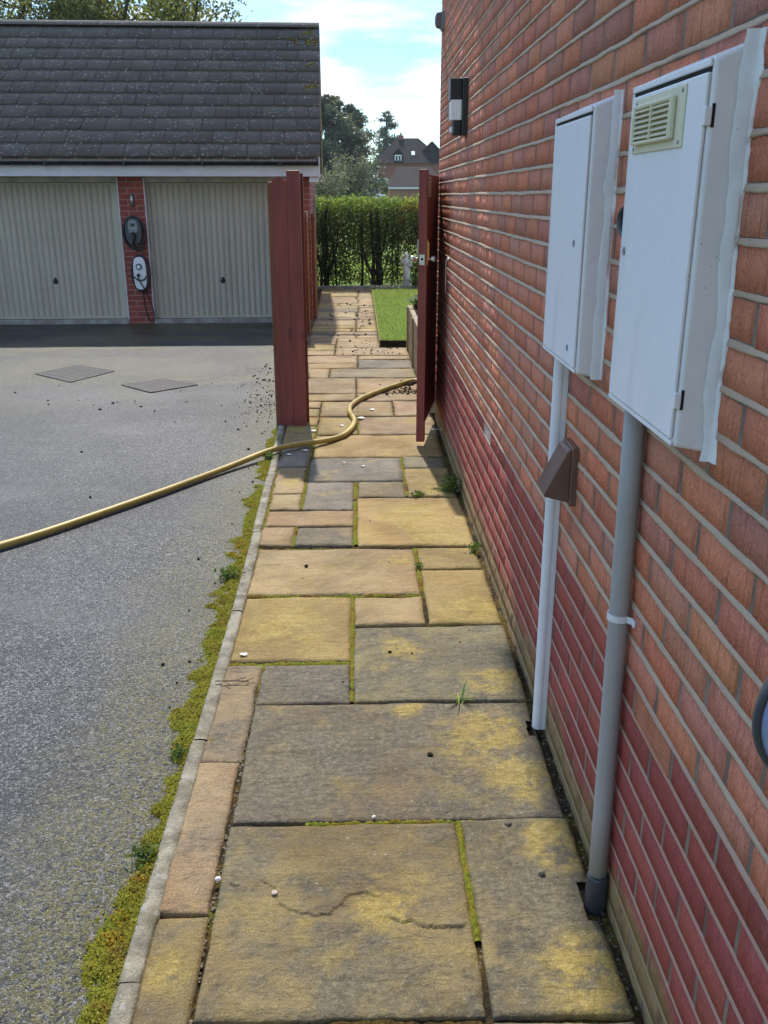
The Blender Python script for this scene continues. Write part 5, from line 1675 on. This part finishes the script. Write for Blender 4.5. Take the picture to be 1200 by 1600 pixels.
b = B(); b.box(0.26, 3.0, 16.2, 17.0, -0.06, 0.012, 0.01)
o = b.obj('flower_bed', M['soil']); o['kind'] = 'structure'
# white bedding flowers
N = 900
P = np.stack([rg.normal(0.62, 0.20, N), rg.normal(16.42, 0.06, N), 0.02 + rg.random(N) * 0.08], 1)
V, F = leaf_quads(P, 0.028, rg, aspect=0.9)
o = mesh_np('white_flowers', V, F, M['white_flower'], tint=leaf_tint(N, rg, 0.5, 1.3))
setp(o, 'low clump of small white flowers along the far edge of the lawn', 'flowers')

# statue: draped woman with one arm bent to her chest
st = thing('garden_statue', 'pale stone garden statue of a draped woman at the foot of the hedge', 'statue', (0.86, 16.75, 0))
b = B(); b.lathe([(0.085, 0.0), (0.085, 0.035), (0.075, 0.045), (0.0, 0.045)], 16); b.obj('plinth', M['statue'], st)
secs = [(0.045, 0.075, 0.070), (0.12, 0.068, 0.062), (0.22, 0.060, 0.055), (0.32, 0.064, 0.055), (0.37, 0.062, 0.050), (0.42, 0.048, 0.040), (0.47, 0.058, 0.044), (0.505, 0.062, 0.042), (0.525, 0.045, 0.034), (0.54, 0.021, 0.022), (0.552, 0.019, 0.021), (0.565, 0.028, 0.031), (0.590, 0.034, 0.038), (0.615, 0.032, 0.036), (0.632, 0.018, 0.020), (0.638, 0.002, 0.002)]
NS = 24
V = []
for (z, a_, c_) in secs:
    for k in range(NS):
        th = 2 * math.pi * k / NS
        fold = 1 + (0.09 * math.sin(th * 7 + z * 9) if z < 0.40 else 0)
        V.append((a_ * math.cos(th) * fold + 0.012 * math.sin(z * 9), c_ * math.sin(th) * fold, z))
i = np.arange(len(secs) - 1)[:, None] * NS + np.arange(NS)[None]
j = np.arange(len(secs) - 1)[:, None] * NS + (np.arange(NS)[None] + 1) % NS
Fq = np.stack([i.ravel(), j.ravel(), (j + NS).ravel(), (i + NS).ravel()], 1)
mesh_np('body', np.array(V), [Fq], M['statue'], st, smooth_shade=True)
b = B()
b.tube([(0.058, 0, 0.500), (0.095, -0.012, 0.430), (0.085, -0.030, 0.395), (0.055, -0.048, 0.425), (0.02, -0.052, 0.455)], [0.018, 0.016, 0.014, 0.012, 0.010], 8)
b.obj('arm', M['statue'], st)
b = B()
b.tube([(-0.058, 0, 0.500), (-0.085, -0.01, 0.44), (-0.095, -0.012, 0.50), (-0.07, -0.015, 0.565), (-0.04, -0.02, 0.590)], [0.018, 0.016, 0.014, 0.012, 0.010], 8)
b.obj('arm', M['statue'], st)
b = B(); b.lathe([(0.0, 0.645), (0.024, 0.640), (0.038, 0.615), (0.041, 0.585), (0.040, 0.550), (0.046, 0.50), (0.030, 0.46), (0.0, 0.455)], 14, Matrix.Translation((0.0, 0.016, 0)), 1, 0.75); b.obj('hair', M['statue'], st)

# strap-leaf plants by the statue and on the planter
def clump(name, label, cat, x, y, z, n, h, w, lean, seed, mat, flower=False):
    rg = np.random.default_rng(seed)
    V, F, n0 = [], [], 0
    for k in range(n):
        a = rg.uniform(0, 2 * math.pi); l = h * rg.uniform(0.6, 1.1); ln = lean * rg.uniform(0.3, 1.2)
        dx_, dy_ = math.cos(a), math.sin(a)
        for s in range(5):
            f = s / 4
            r = ln * f * f * l
            ww = w * math.sin(math.pi * (0.12 + 0.86 * f)) * 0.5
            c = np.array([x + dx_ * (0.01 + r), y + dy_ * (0.01 + r), z + l * f * (1 - 0.35 * ln * f)])
            V += [c + np.array([-dy_, dx_, 0]) * ww, c - np.array([-dy_, dx_, 0]) * ww]
        F.append(grid_faces(5, 2) + n0); n0 += 10
    V = np.array(V)
    g = np.repeat(rg.uniform(0.7, 1.3, n), 10)[:, None] * np.array([[1, 1, 1]])
    t = thing(name, label, cat, (0, 0, 0))
    mesh_np('leaves', V, [np.concatenate(F)], mat, t, tint=g, smooth_shade=True)
    if flower:
        b = B(); b.tube([(x, y, z), (x - 0.02, y - 0.01, z + h * 0.8)], 0.004, 6)
        for k in range(6):
            a = k * math.pi / 3
            b.poly([(x - 0.02, y - 0.01, z + h * 0.8), (x - 0.02 + 0.03 * math.cos(a - .4), y - 0.02, z + h * 0.8 + 0.03 * math.sin(a - .4)), (x - 0.02 + 0.042 * math.cos(a), y - 0.03, z + h * 0.8 + 0.042 * math.sin(a)), (x - 0.02 + 0.03 * math.cos(a + .4), y - 0.02, z + h * 0.8 + 0.03 * math.sin(a + .4))])
        b.obj('flower', M['petal'], t, recalc=False)
    return t
clump('leafy_plant', 'dark green strap leaved plant beside the garden statue', 'plant', 1.02, 16.55, 0.0, 46, 0.34, 0.035, 0.8, 3, M['weed'])
clump('flowering_plant', 'broad leaved plant with a white flower on the raised planter', 'plant', 0.63, 9.78, 0.44, 26, 0.17, 0.06, 0.9, 5, M['weed'], True)

pl = thing('raised_planter', 'raised timber planter with algae stained sides beside the path', 'planter', (0, 0, 0))
b = B()
for k in range(3):
    b.box(0.535, 0.585, 6.86, 10.08, 0.155 * k + 0.001, 0.155 * (k + 1) - 0.002, 0.006)
    b.box(0.5855, 2.6, 10.03, 10.075, 0.155 * k + 0.001, 0.155 * (k + 1) - 0.002, 0.006)
b.obj('side_boards', M['planter_wood'], pl)
for yy_ in (9.96, 9.0, 8.0):
    b = B(); b.box(0.522, 0.5345, yy_ - 0.05, yy_ + 0.05, 0.0, 0.462, 0.003)
    b.obj('batten', M['planter_wood'], pl)
b = B(); b.box(0.586, 2.6, 6.86, 10.029, 0.0, 0.42); b.obj('soil_fill', M['soil'], pl)

# ================================================================== WEEDS, PEBBLES, CRUMBS, TWIGS
def bushlet(name, label, cat, x, y, r, h, n, size, seed):
    rg = np.random.default_rng(seed)
    P = np.stack([rg.normal(0, r * 0.5, n), rg.normal(0, r * 0.5, n), rg.random(n) ** 1.3 * h], 1)
    P[:, 0] = np.minimum(P[:, 0] + x, 0.568); P[:, 1] += y; P[:, 2] += 0.0
    V, F = leaf_quads(P, size, rg, aspect=0.7)
    t = thing(name, label, cat)
    mesh_np('leaves', V, F, M['weed'], t, tint=leaf_tint(n, rg, 0.6, 1.3))
    b = B()
    for k in range(8):
        q = P[rg.integers(0, n)]
        b.tube([(x, y, -0.01), ((x + q[0]) / 2, (y + q[1]) / 2, q[2] * 0.6), tuple(q)], 0.0016, 5)
    b.obj('stems', M['twig'], t)
bushlet('weed', 'bushy green weed at the wall foot just in front of the gate', 'weed', 0.512, 4.92, 0.055, 0.09, 320, 0.018, 61)
bushlet('weed', 'small low green weed in the slab joint near the bushy weed', 'weed', 0.33, 4.835, 0.045, 0.025, 110, 0.014, 62)
bushlet('weed', 'tiny green weed at the wall foot halfway down the path', 'weed', 0.535, 3.99, 0.03, 0.045, 90, 0.014, 63)
bushlet('weed', 'small green weed where the yellow hose crosses the kerb', 'weed', -0.575, 5.62, 0.035, 0.04, 120, 0.016, 64)
bushlet('weed', 'small dark green weed in the moss beside the lichened kerb', 'weed', -0.585, 3.72, 0.045, 0.035, 130, 0.018, 65)
bushlet('weed', 'little green weed in the joint beside the broad tan slab', 'weed', 0.262, 3.80, 0.022, 0.02, 60, 0.012, 66)
bushlet('weed', 'pale straggling weed growing in the moss against the near kerb', 'weed', -0.552, 1.915, 0.034, 0.016, 90, 0.015, 67)
bushlet('weed', 'smaller green weed in the moss just beyond the pale straggling weed', 'weed', -0.552, 2.37, 0.026, 0.016, 70, 0.013, 68)
clump('grass_tuft', 'thin tuft of grass growing from a joint between grey slabs', 'grass tuft', 0.325, 2.645, -0.01, 13, 0.085, 0.005, 0.8, 10, M['grass_blade'])


def blob(x, y, z, r, seed, squash=0.7):
    rg = np.random.default_rng(seed)
    bm = bmesh.new(); bmesh.ops.create_icosphere(bm, subdivisions=2, radius=1)
    V = np.array([v.co[:] for v in bm.verts]); F = np.array([[v.index for v in f.verts] for f in bm.faces]); bm.free()
    V = V * (1 + 0.35 * fbm(V + seed * 3.1, 1.6, 3, seed))[:, None] * np.array([r, r * rg.uniform(0.7, 1.1), r * squash])
    return V + np.array([x, y, z]), F
peb = [(0.44, 1.824, 0.009, 'small rough stone on the nearest right hand slab'), (0.385, 2.010, 0.010, 'small rough stone at the top edge of the nearest right hand slab'), (0.202, 2.336, 0.009, 'small dark clod in the middle of the widest grey slab'),
       (0.105, 2.99, 0.007, 'tiny clod on the grey slab with a yellow patch'), (-0.213, 1.775, 0.0075, 'cream oval pebble by the crack in the front slab'), (-0.355, 1.825, 0.008, 'white chip in the joint left of the front slab'), (-0.245, 3.82, 0.009, 'dark clod on the broad tan slab'), (0.03, 2.05, 0.006, 'white chip in the mossy joint above the front slab')]
mats = [M['stone_bit'], M['stone_bit'], M['soil'], M['soil'], M['pale_clay'], M['petal'], M['soil'], M['petal']]
for k, (x, y_, r, lab) in enumerate(peb):
    V, F = blob(x, y_, r * 0.4, r, 70 + k, 0.75 if k != 4 else 0.35)
    o = mesh_np('pebble', V, [F], mats[k], smooth_shade=True)
    setp(o, lab, 'pebble', 'loose stones and chips on the path')
# small soil crumbs and grit: too many to count
mv, mf, n0 = [], [], 0
rg = np.random.default_rng(77)
def scatter(n, fx, fy, r0, r1, zb=0.0):
    global n0
    for k in range(n):
        x, y_ = fx(), fy()
        r = rg.uniform(r0, r1) * rg.uniform(0.5, 1)
        V, F = blob(x, y_, zb + r * 0.3, r, int(rg.integers(1, 9999)), 0.7)
        mv.append(V); mf.append(F + n0); n0 += len(V)
scatter(110, lambda: 0.40 + rg.normal(0, 0.10), lambda: 7.75 + rg.normal(0, 0.09), 0.005, 0.015)
scatter(40, lambda: min(0.5, 0.46 + rg.normal(0, 0.03)), lambda: 8.05 + rg.normal(0, 0.05), 0.012, 0.03)
scatter(70, lambda: rg.uniform(-0.2, 0.5), lambda: 10.0 + rg.normal(0, 0.22), 0.004, 0.014)
scatter(70, lambda: rg.uniform(-0.45, 0.2), lambda: rg.uniform(10.5, 14.5), 0.006, 0.02)
scatter(230, lambda: -0.66 - abs(rg.normal(0, 0.15)), lambda: 7.15 + rg.normal(0, 0.32), 0.002, 0.007, -0.014)
scatter(160, lambda: -0.66 - abs(rg.normal(0, 0.18)), lambda: 8.2 + rg.normal(0, 0.8), 0.004, 0.012, -0.012)
scatter(22, lambda: -0.62 - abs(rg.normal(0, 0.07)), lambda: rg.uniform(2.6, 6.4), 0.003, 0.008, -0.012)
scatter(26, lambda: rg.uniform(-3.5, -0.7), lambda: rg.uniform(4.8, 8.2), 0.003, 0.011, -0.012)
scatter(14, lambda: -1.9 + rg.normal(0, 0.25), lambda: 7.35 + rg.normal(0, 0.12), 0.005, 0.014, -0.014)
scatter(22, lambda: rg.uniform(-0.45, 0.5), lambda: rg.uniform(2.7, 7.5), 0.003, 0.007)
o = mesh_np('soil_crumbs', np.concatenate(mv), [np.concatenate(mf)], M['soil'], smooth_shade=True)
setp(o, 'dark crumbs of soil scattered over the path and driveway', 'soil', kind='stuff')
mv, mf, n0 = [], [], 0
scatter(160, lambda: 0.558 + rg.normal(0, 0.007), lambda: rg.uniform(1.35, 4.2), 0.002, 0.006, -0.014)
scatter(160, lambda: -0.357 + rg.normal(0, 0.003), lambda: rg.uniform(1.4, 2.9), 0.003, 0.006, -0.014)
scatter(120, lambda: -0.474 + rg.normal(0, 0.004), lambda: rg.uniform(1.2, 2.9), 0.003, 0.006, -0.012)
o = mesh_np('joint_grit', np.concatenate(mv), [np.concatenate(mf)], M['stone_bit'], smooth_shade=True)
setp(o, 'small grit lying in the gap between the slabs and the wall', 'grit', kind='stuff')
b = B(); b.tube([(-0.50, 2.770, 0.016), (-0.44, 2.778, 0.012), (-0.385, 2.775, 0.010)], [0.0025, 0.003, 0.002], 6); b.tube([(-0.44, 2.778, 0.012), (-0.40, 2.802, 0.010)], 0.0018, 6); b.tube([(-0.47, 2.773, 0.013), (-0.445, 2.75, 0.010)], 0.0016, 6); b.tube([(-0.40, 2.7765, 0.010), (-0.372, 2.80, 0.009)], 0.0016, 6)
o = b.obj('twig', M['twig']); setp(o, 'small forked twig lying over the kerb and the pink grey slab', 'twig')
pet = [(-0.33, 6.33, 0.020), (-0.36, 5.80, 0.016), (-0.13, 6.48, 0.014), (0.01, 6.72, 0.024), (0.10, 7.0, 0.02), (0.02, 5.42, 0.010), (-0.10, 5.50, 0.008), (-0.43, 2.98, 0.012), (-0.46, 5.70, 0.014)]
for k, (x, y_, r) in enumerate(pet):
    bm_ = B()
    pts = [(x + r * math.cos(a) * (1.2 + 0.3 * math.sin(3 * a + k)), y_ + r * math.sin(a) * (0.9 + 0.2 * math.cos(2 * a + k)), 0.0075 + 0.002 * math.sin(a * 2)) for a in np.linspace(0, 2 * math.pi, 11)[:-1]]
    bm_.poly(pts)
    bm_.poly([(p[0], p[1], p[2] - 0.0015) for p in pts][::-1])
    o = bm_.obj('petal', M['petal'], recalc=False)
    setp(o, 'small fallen white petal lying flat on the stone path', 'petal', 'white petals on the path')

# ================================================================== BACKGROUND
def conifer(name, label, x, y, z0, h, r, n, seed, tops=1, mat='conifer', size=0.4):
    t = thing(name, label, 'tree', (x, y, z0))
    rg = np.random.default_rng(seed)
    b = B(); b.tube([(0, 0, -0.3), (0.05, 0, h * 0.3), (0, 0, h * 0.97)], [r * 0.12, r * 0.08, 0.03], 8)
    brs = []
    nb = 90
    for k in range(nb):
        f = 0.06 + 0.92 * (k + rg.random()) / nb
        l = r * (1 - f) ** 0.55 * rg.uniform(0.5, 1.15) + 0.15
        a = rg.uniform(0, 2 * math.pi)
        p0 = np.array([0, 0, h * f]); p1 = p0 + np.array([math.cos(a) * l, math.sin(a) * l, l * rg.uniform(-0.05, 0.35)])
        brs.append((p0, p1, l))
        b.tube([tuple(p0), tuple((p0 + p1) / 2 + np.array([0, 0, -0.04 * l])), tuple(p1)], [0.05 * r / 3 + 0.01, 0.02, 0.006], 5)
    b.obj('trunk', M['tree_bark'], t)
    P = []
    w = np.array([br[2] for br in brs]); w /= w.sum()
    for k, cnt in enumerate((w * n).astype(int)):
        p0, p1, l = brs[k]
        f = rg.uniform(0.15, 1.05, cnt) ** 0.8
        q = p0 + (p1 - p0) * f[:, None] + rg.normal(0, 0.10 * l + 0.05, (cnt, 3)) * np.array([1, 1, 0.7])
        P.append(q)
    P = np.concatenate(P)
    V, F = leaf_quads(P, size * 1.15, rg, aspect=0.26)
    mesh_np('crown', V, F, M[mat], t, tint=leaf_tint(len(P), rg, 0.55, 1.35, 0.1))
    return t
def px2(xpx, Y, ypx=None):
    """helper for placing far things by angle"""
    return (xpx - 563.3) / 1425.4 * Y * 1.0
conifer('conifer_tree', 'tall dark conifer rising behind the right end of the garage roof', px2(526, 84), 84, 0.7, 9.0, 4.2, 15000, 101, size=0.45)
conifer('conifer_tree', 'dark conifer close to the tallest one, its top a little lower and to the right', px2(553, 88), 88, 0.7, 8.6, 3.2, 10000, 102, size=0.42)
conifer('conifer_tree', 'dark pointed conifer half hidden behind the brick house roof', px2(606, 128), 128, 0.9, 11.2, 3.2, 3600, 103, size=0.5)
conifer('conifer_tree', 'dark conifer behind the tiled garage, mostly hidden by its roof', px2(470, 86), 86, 0.7, 9.0, 3.4, 3500, 104, size=0.45)


def broadleaf(name, label, x, y, z0, h, r, n, seed, mat, size, zc=0.62, bare=0.0, twigs=160):
    t = thing(name, label, 'tree', (x, y, z0))
    rg = np.random.default_rng(seed)
    b = B()
    b.tube([(0, 0, -0.3), (0.1, 0, h * 0.2), (0.0, 0.1, h * 0.42)], [0.05 * h * 0.5, 0.04 * h * 0.5, 0.03 * h * 0.5], 9)
    tips = []
    for k in range(14):
        a = rg.uniform(0, 2 * math.pi); f = rg.uniform(0.2, 0.42)
        e = np.array([math.cos(a) * r * rg.uniform(0.45, 0.95), math.sin(a) * r * rg.uniform(0.45, 0.95), h * rg.uniform(0.5, 0.97)])
        p0 = np.array([0, 0, h * f]); m = (p0 + e) / 2 + rg.normal(0, 0.08 * r, 3)
        b.tube([tuple(p0), tuple(m), tuple(e)], [0.013 * h, 0.008 * h, 0.002 * h], 6)
        tips.append((m, e))
        for j in range(max(1, twigs // 14)):
            s = m + (e - m) * rg.random() if rg.random() > 0.4 else p0 + (m - p0) * rg.uniform(0.4, 1)
            q = s + rg.normal(0, 0.22 * r, 3) + np.array([0, 0, 0.12 * r])
            b.tube([tuple(s), tuple((s + q) / 2 + rg.normal(0, 0.03 * r, 3)), tuple(q)], [0.003 * h, 0.002 * h, 0.0006 * h], 4)
            tips.append((s, q))
    b.obj('trunk', M['tree_bark'], t)
    P = []
    per = max(1, n // len(tips))
    for (s, q) in tips:
        cnt = int(per * rg.uniform(0.3, 1.8))
        c = q if rg.random() > 0.3 else (s + q) / 2
        P.append(c + rg.normal(0, 0.085 * r, (cnt, 3)))
        f = rg.random(cnt // 3 + 1)[:, None]
        P.append(s + (q - s) * f + rg.normal(0, 0.04 * r, (cnt // 3 + 1, 3)))
    P = np.concatenate(P)
    V, F = leaf_quads(P, size, rg, aspect=0.6)
    mesh_np('crown', V, F, M[mat], t, tint=leaf_tint(len(P), rg, 0.55, 1.4, 0.15))
    return t
broadleaf('broadleaf_tree', 'leafy tree behind the garage roof, its crown ending just left of the open sky', -5.3, 24.5, -0.1, 8.4, 2.5, 36000, 111, 'tree_leaf', 0.085, twigs=240)
broadleaf('broadleaf_tree', 'taller leafy tree behind the garage roof near the left edge of the photo', -9.0, 25.5, -0.1, 9.6, 3.3, 54000, 112, 'tree_leaf', 0.09, twigs=260)
broadleaf('bare_tree', 'pale bare branched tree in front of the conifers and the far house', px2(556, 62), 62, 0.3, 4.0, 1.5, 2000, 113, 'scrub', 0.13, twigs=320)
broadleaf('bare_tree', 'pale green scrubby tree low beside the garage corner', px2(522, 55), 55, 0.2, 3.0, 1.5, 3000, 114, 'scrub', 0.13, twigs=260)
broadleaf('shrub', 'rounded green bush beside the parked car', px2(599, 96), 96, 0.55, 2.3, 1.1, 1600, 115, 'tree_leaf', 0.2, twigs=40)

# far red brick house with a steep dark roof
fx0, fx1 = px2(591, 112), px2(692, 112)
fh = thing('brick_house', 'far red brick house with a steep dark hipped roof and dormer window', 'house', ((fx0 + fx1) / 2, 112, 0.85))
hw = (fx1 - fx0) / 2
b = B(); b.box(-hw, hw, 0, 6.5, -0.3, 4.35); b.obj('wall', M['far_brick'], fh)
b = B()
ev, rz_ = 4.3, 7.15
A = [(-hw - 0.35, -0.4, ev), (hw + 0.35, -0.4, ev), (hw + 0.35, 6.9, ev), (-hw - 0.35, 6.9, ev)]
R0, R1 = (-hw + 2.5, 3.2, rz_), (hw - 2.9, 3.2, rz_)
b.poly([A[0], A[1], R1, R0]); b.poly([A[1], A[2], R1]); b.poly([A[2], A[3], R0, R1]); b.poly([A[3], A[0], R0]); b.poly([A[3], A[2], A[1], A[0]])
hr = b.obj('roof', M['far_roof'], fh)
b = B()
ev2 = 4.9
b.prism([(hw - 2.6, ev2 - 1.2), (hw - 2.6, 5.6), (hw - 1.4, 6.75), (hw + 0.3, 5.1), (hw + 0.3, ev2 - 1.2)], 'y', 1.2, 5.0); b.obj('roof_wing', M['far_roof'], hr)
for o_ in (hr, hr.children[0]):
    at = o_.data.attributes.new('tint', 'FLOAT_COLOR', 'POINT'); at.data.foreach_set('color', np.ones(len(o_.data.vertices) * 4, np.float32))
def window(par, x, y, z, w, h, panes=2):
    b = B()
    b.box(x - w / 2, x + w / 2, y - 0.05, y + 0.04, z, z + 0.10); b.box(x - w / 2, x + w / 2, y - 0.05, y + 0.04, z + h - 0.10, z + h)
    for k in range(panes + 1):
        xx = x - w / 2 + 0.05 + (w - 0.10) * k / panes
        b.box(xx - 0.05, xx + 0.05, y - 0.052, y + 0.04, z + 0.10, z + h - 0.10)
    f = b.obj('window', M['win_white'], par)
    b = B(); b.box(x - w / 2 + 0.05, x + w / 2 - 0.05, y - 0.01, y + 0.03, z + 0.10, z + h - 0.10); b.obj('pane', M['glass'], f)
    return f
window(fh, px2(600.5, 112) - (fx0 + fx1) / 2, -0.03, 1.95, 1.15, 0.72, 3)
# dormer
dxm = px2(623.5, 112) - (fx0 + fx1) / 2
b = B(); b.box(dxm - 0.42, dxm + 0.42, 0.05, 1.8, 4.25, 5.35); b.prism([(dxm - 0.55, 5.35), (dxm, 5.95), (dxm + 0.55, 5.35)], 'y', -0.08, 2.4)
dm = b.obj('dormer', M['far_roof'], hr)
at = dm.data.attributes.new('tint', 'FLOAT_COLOR', 'POINT'); at.data.foreach_set('color', np.ones(len(dm.data.vertices) * 4, np.float32))
f = window(hr, dxm, 0.0, 4.35, 0.78, 0.85, 2)
b = B(); b.box(-0.2, 0.2, -0.03, 0.03, -0.35, 0.35, 0.01, Matrix.Translation((px2(646, 112) - (fx0 + fx1) / 2, 0.98, 5.42)) @ Matrix.Rotation(rad(-52), 4, 'X'))
b.obj('skylight', M['win_white'], hr)
b = B(); b.box(-0.3, 0.3, 0, 0.6, 0, 0.55); b.box(-0.1, 0.1, 0.2, 0.4, 0.55, 0.85)
o = b.obj('chimney', M['far_brick'], hr); o.location = (R0[0] + 0.5, 3.0, 6.9)
b = B(); b.tube([(-hw + 0.15, -0.08, 0), (-hw + 0.15, -0.08, 4.2)], 0.06, 8); b.obj('downpipe', M['win_white'], fh)

# brick outbuilding with a pale tiled hipped roof
ox0, ox1 = px2(611.5, 70), px2(696, 70)
ob = thing('outbuilding', 'low brick outbuilding with a pale mossy tiled roof in front of the far house', 'outbuilding', ((ox0 + ox1) / 2, 70, 0.45))
hw2 = (ox1 - ox0) / 2
b = B(); b.box(-hw2, hw2, 0, 4.5, -0.3, 1.72); b.obj('wall', M['out_brick'], ob)
b = B()
e2, r2 = 1.72, 3.2
A = [(-hw2 - 0.12, -0.15, e2), (hw2 + 0.1, -0.15, e2), (hw2 + 0.1, 4.65, e2), (-hw2 - 0.12, 4.65, e2)]
R0, R1 = (-hw2 + 0.62, 2.2, r2), (hw2 - 1.05, 2.2, r2)
b.poly([A[0], A[1], R1, R0]); b.poly([A[1], A[2], R1]); b.poly([A[2], A[3], R0, R1]); b.poly([A[3], A[0], R0]); b.poly([A[3], A[2], A[1], A[0]])
o = b.obj('roof', M['mossy_roof'], ob)
at = o.data.attributes.new('tint', 'FLOAT_COLOR', 'POINT'); at.data.foreach_set('color', np.ones(len(o.data.vertices) * 4, np.float32))
b = B(); b.box(-hw2 - 0.13, hw2 + 0.1, -0.19, -0.155, e2 - 0.10, e2 + 0.02); b.obj('fascia', M['fascia'], ob)

# small tiled shed-like garage to the left of the car
sx0, sx1 = px2(563, 100), px2(593, 100)
sb = thing('outbuilding', 'small distant building with a pale tiled roof behind the parked car', 'outbuilding', ((sx0 + sx1) / 2, 101, 0.75))
hw3 = (sx1 - sx0) / 2
b = B(); b.box(-hw3 + 0.1, hw3 - 0.1, 0, 3, -0.3, 1.55); b.obj('wall', M['grey_wood'], sb)
b = B()
A = [(-hw3 - 0.3, -0.2, 1.5), (hw3 + 0.05, -0.2, 1.5), (hw3 + 0.05, 3.2, 1.5), (-hw3 - 0.3, 3.2, 1.5)]
R0, R1 = (-hw3 + 0.2, 1.5, 2.65), (hw3 - 0.85, 1.5, 2.65)
b.poly([A[0], A[1], R1, R0]); b.poly([A[1], A[2], R1]); b.poly([A[2], A[3], R0, R1]); b.poly([A[3], A[0], R0]); b.poly([A[3], A[2], A[1], A[0]])
o = b.obj('roof', M['mossy_roof'], sb)
at = o.data.attributes.new('tint', 'FLOAT_COLOR', 'POINT'); at.data.foreach_set('color', np.ones(len(o.data.vertices) * 4, np.float32))

# parked car
car = thing('parked_car', 'distant silver car parked in front of the small pale roofed building', 'car', (px2(587, 97), 94, 0.84), rad(24))
b = B()
b.prism([(-0.86, 0.30), (0.86, 0.30), (0.88, 0.55), (0.84, 0.86), (0.68, 0.95), (0.56, 1.40), (0.40, 1.47), (-0.40, 1.47), (-0.56, 1.40), (-0.68, 0.95), (-0.84, 0.86), (-0.88, 0.55)], 'y', -0.2, 2.9, 0.05)
b.prism([(-0.84, 0.32), (0.84, 0.32), (0.86, 0.60), (0.78, 0.90), (-0.78, 0.90), (-0.86, 0.60)], 'y', -1.1, -0.15, 0.08)
b.obj('body', M['car_silver'], car)
b = B(); b.poly([(-0.60, -0.262, 0.97), (0.60, -0.262, 0.97), (0.50, -0.256, 1.38), (-0.50, -0.256, 1.38)]); b.obj('windscreen', M['glass'], car, recalc=False)
for s in (-1, 1):
    b = B(); b.prism([(0.1, 0.98), (2.6, 0.98), (2.4, 1.36), (0.2, 1.36)], 'x', s * 0.60, s * 0.71); b.obj('side_window', M['glass'], car)
    b = B(); b.box(s * 0.62 - 0.14, s * 0.62 + 0.14, -1.16, -1.08, 0.62, 0.74, 0.02); b.obj('headlight', M['win_white'], car)
    for yy_ in (-0.55, 2.2):
        b = B(); b.lathe([(0.0, -0.1), (0.28, -0.1), (0.31, -0.06), (0.31, 0.06), (0.28, 0.1), (0.0, 0.1)], 18, Matrix.Translation((s * 0.82, yy_, 0.31)) @ Matrix.Rotation(rad(90), 4, 'Y')); wh = b.obj('wheel', M['tyre'], car)

# ================================================================== HAZE (pale air between here and the far houses)
b = B(); b.box(-70, 70, -12, 175, -1.2, 14.0)
hm = bpy.data.materials.new('haze')
hm.use_nodes = True
ht = hm.node_tree
ht.nodes.clear()
ho = ht.nodes.new('ShaderNodeOutputMaterial')
hv = ht.nodes.new('ShaderNodeVolumePrincipled')
hv.inputs['Color'].default_value = (0.80, 0.88, 0.97, 1)
hv.inputs['Density'].default_value = 0.0004
hv.inputs['Anisotropy'].default_value = 0.0
ht.links.new(hv.outputs[0], ho.inputs['Volume'])
hz = b.obj('haze', hm)
hz['kind'] = 'stuff'
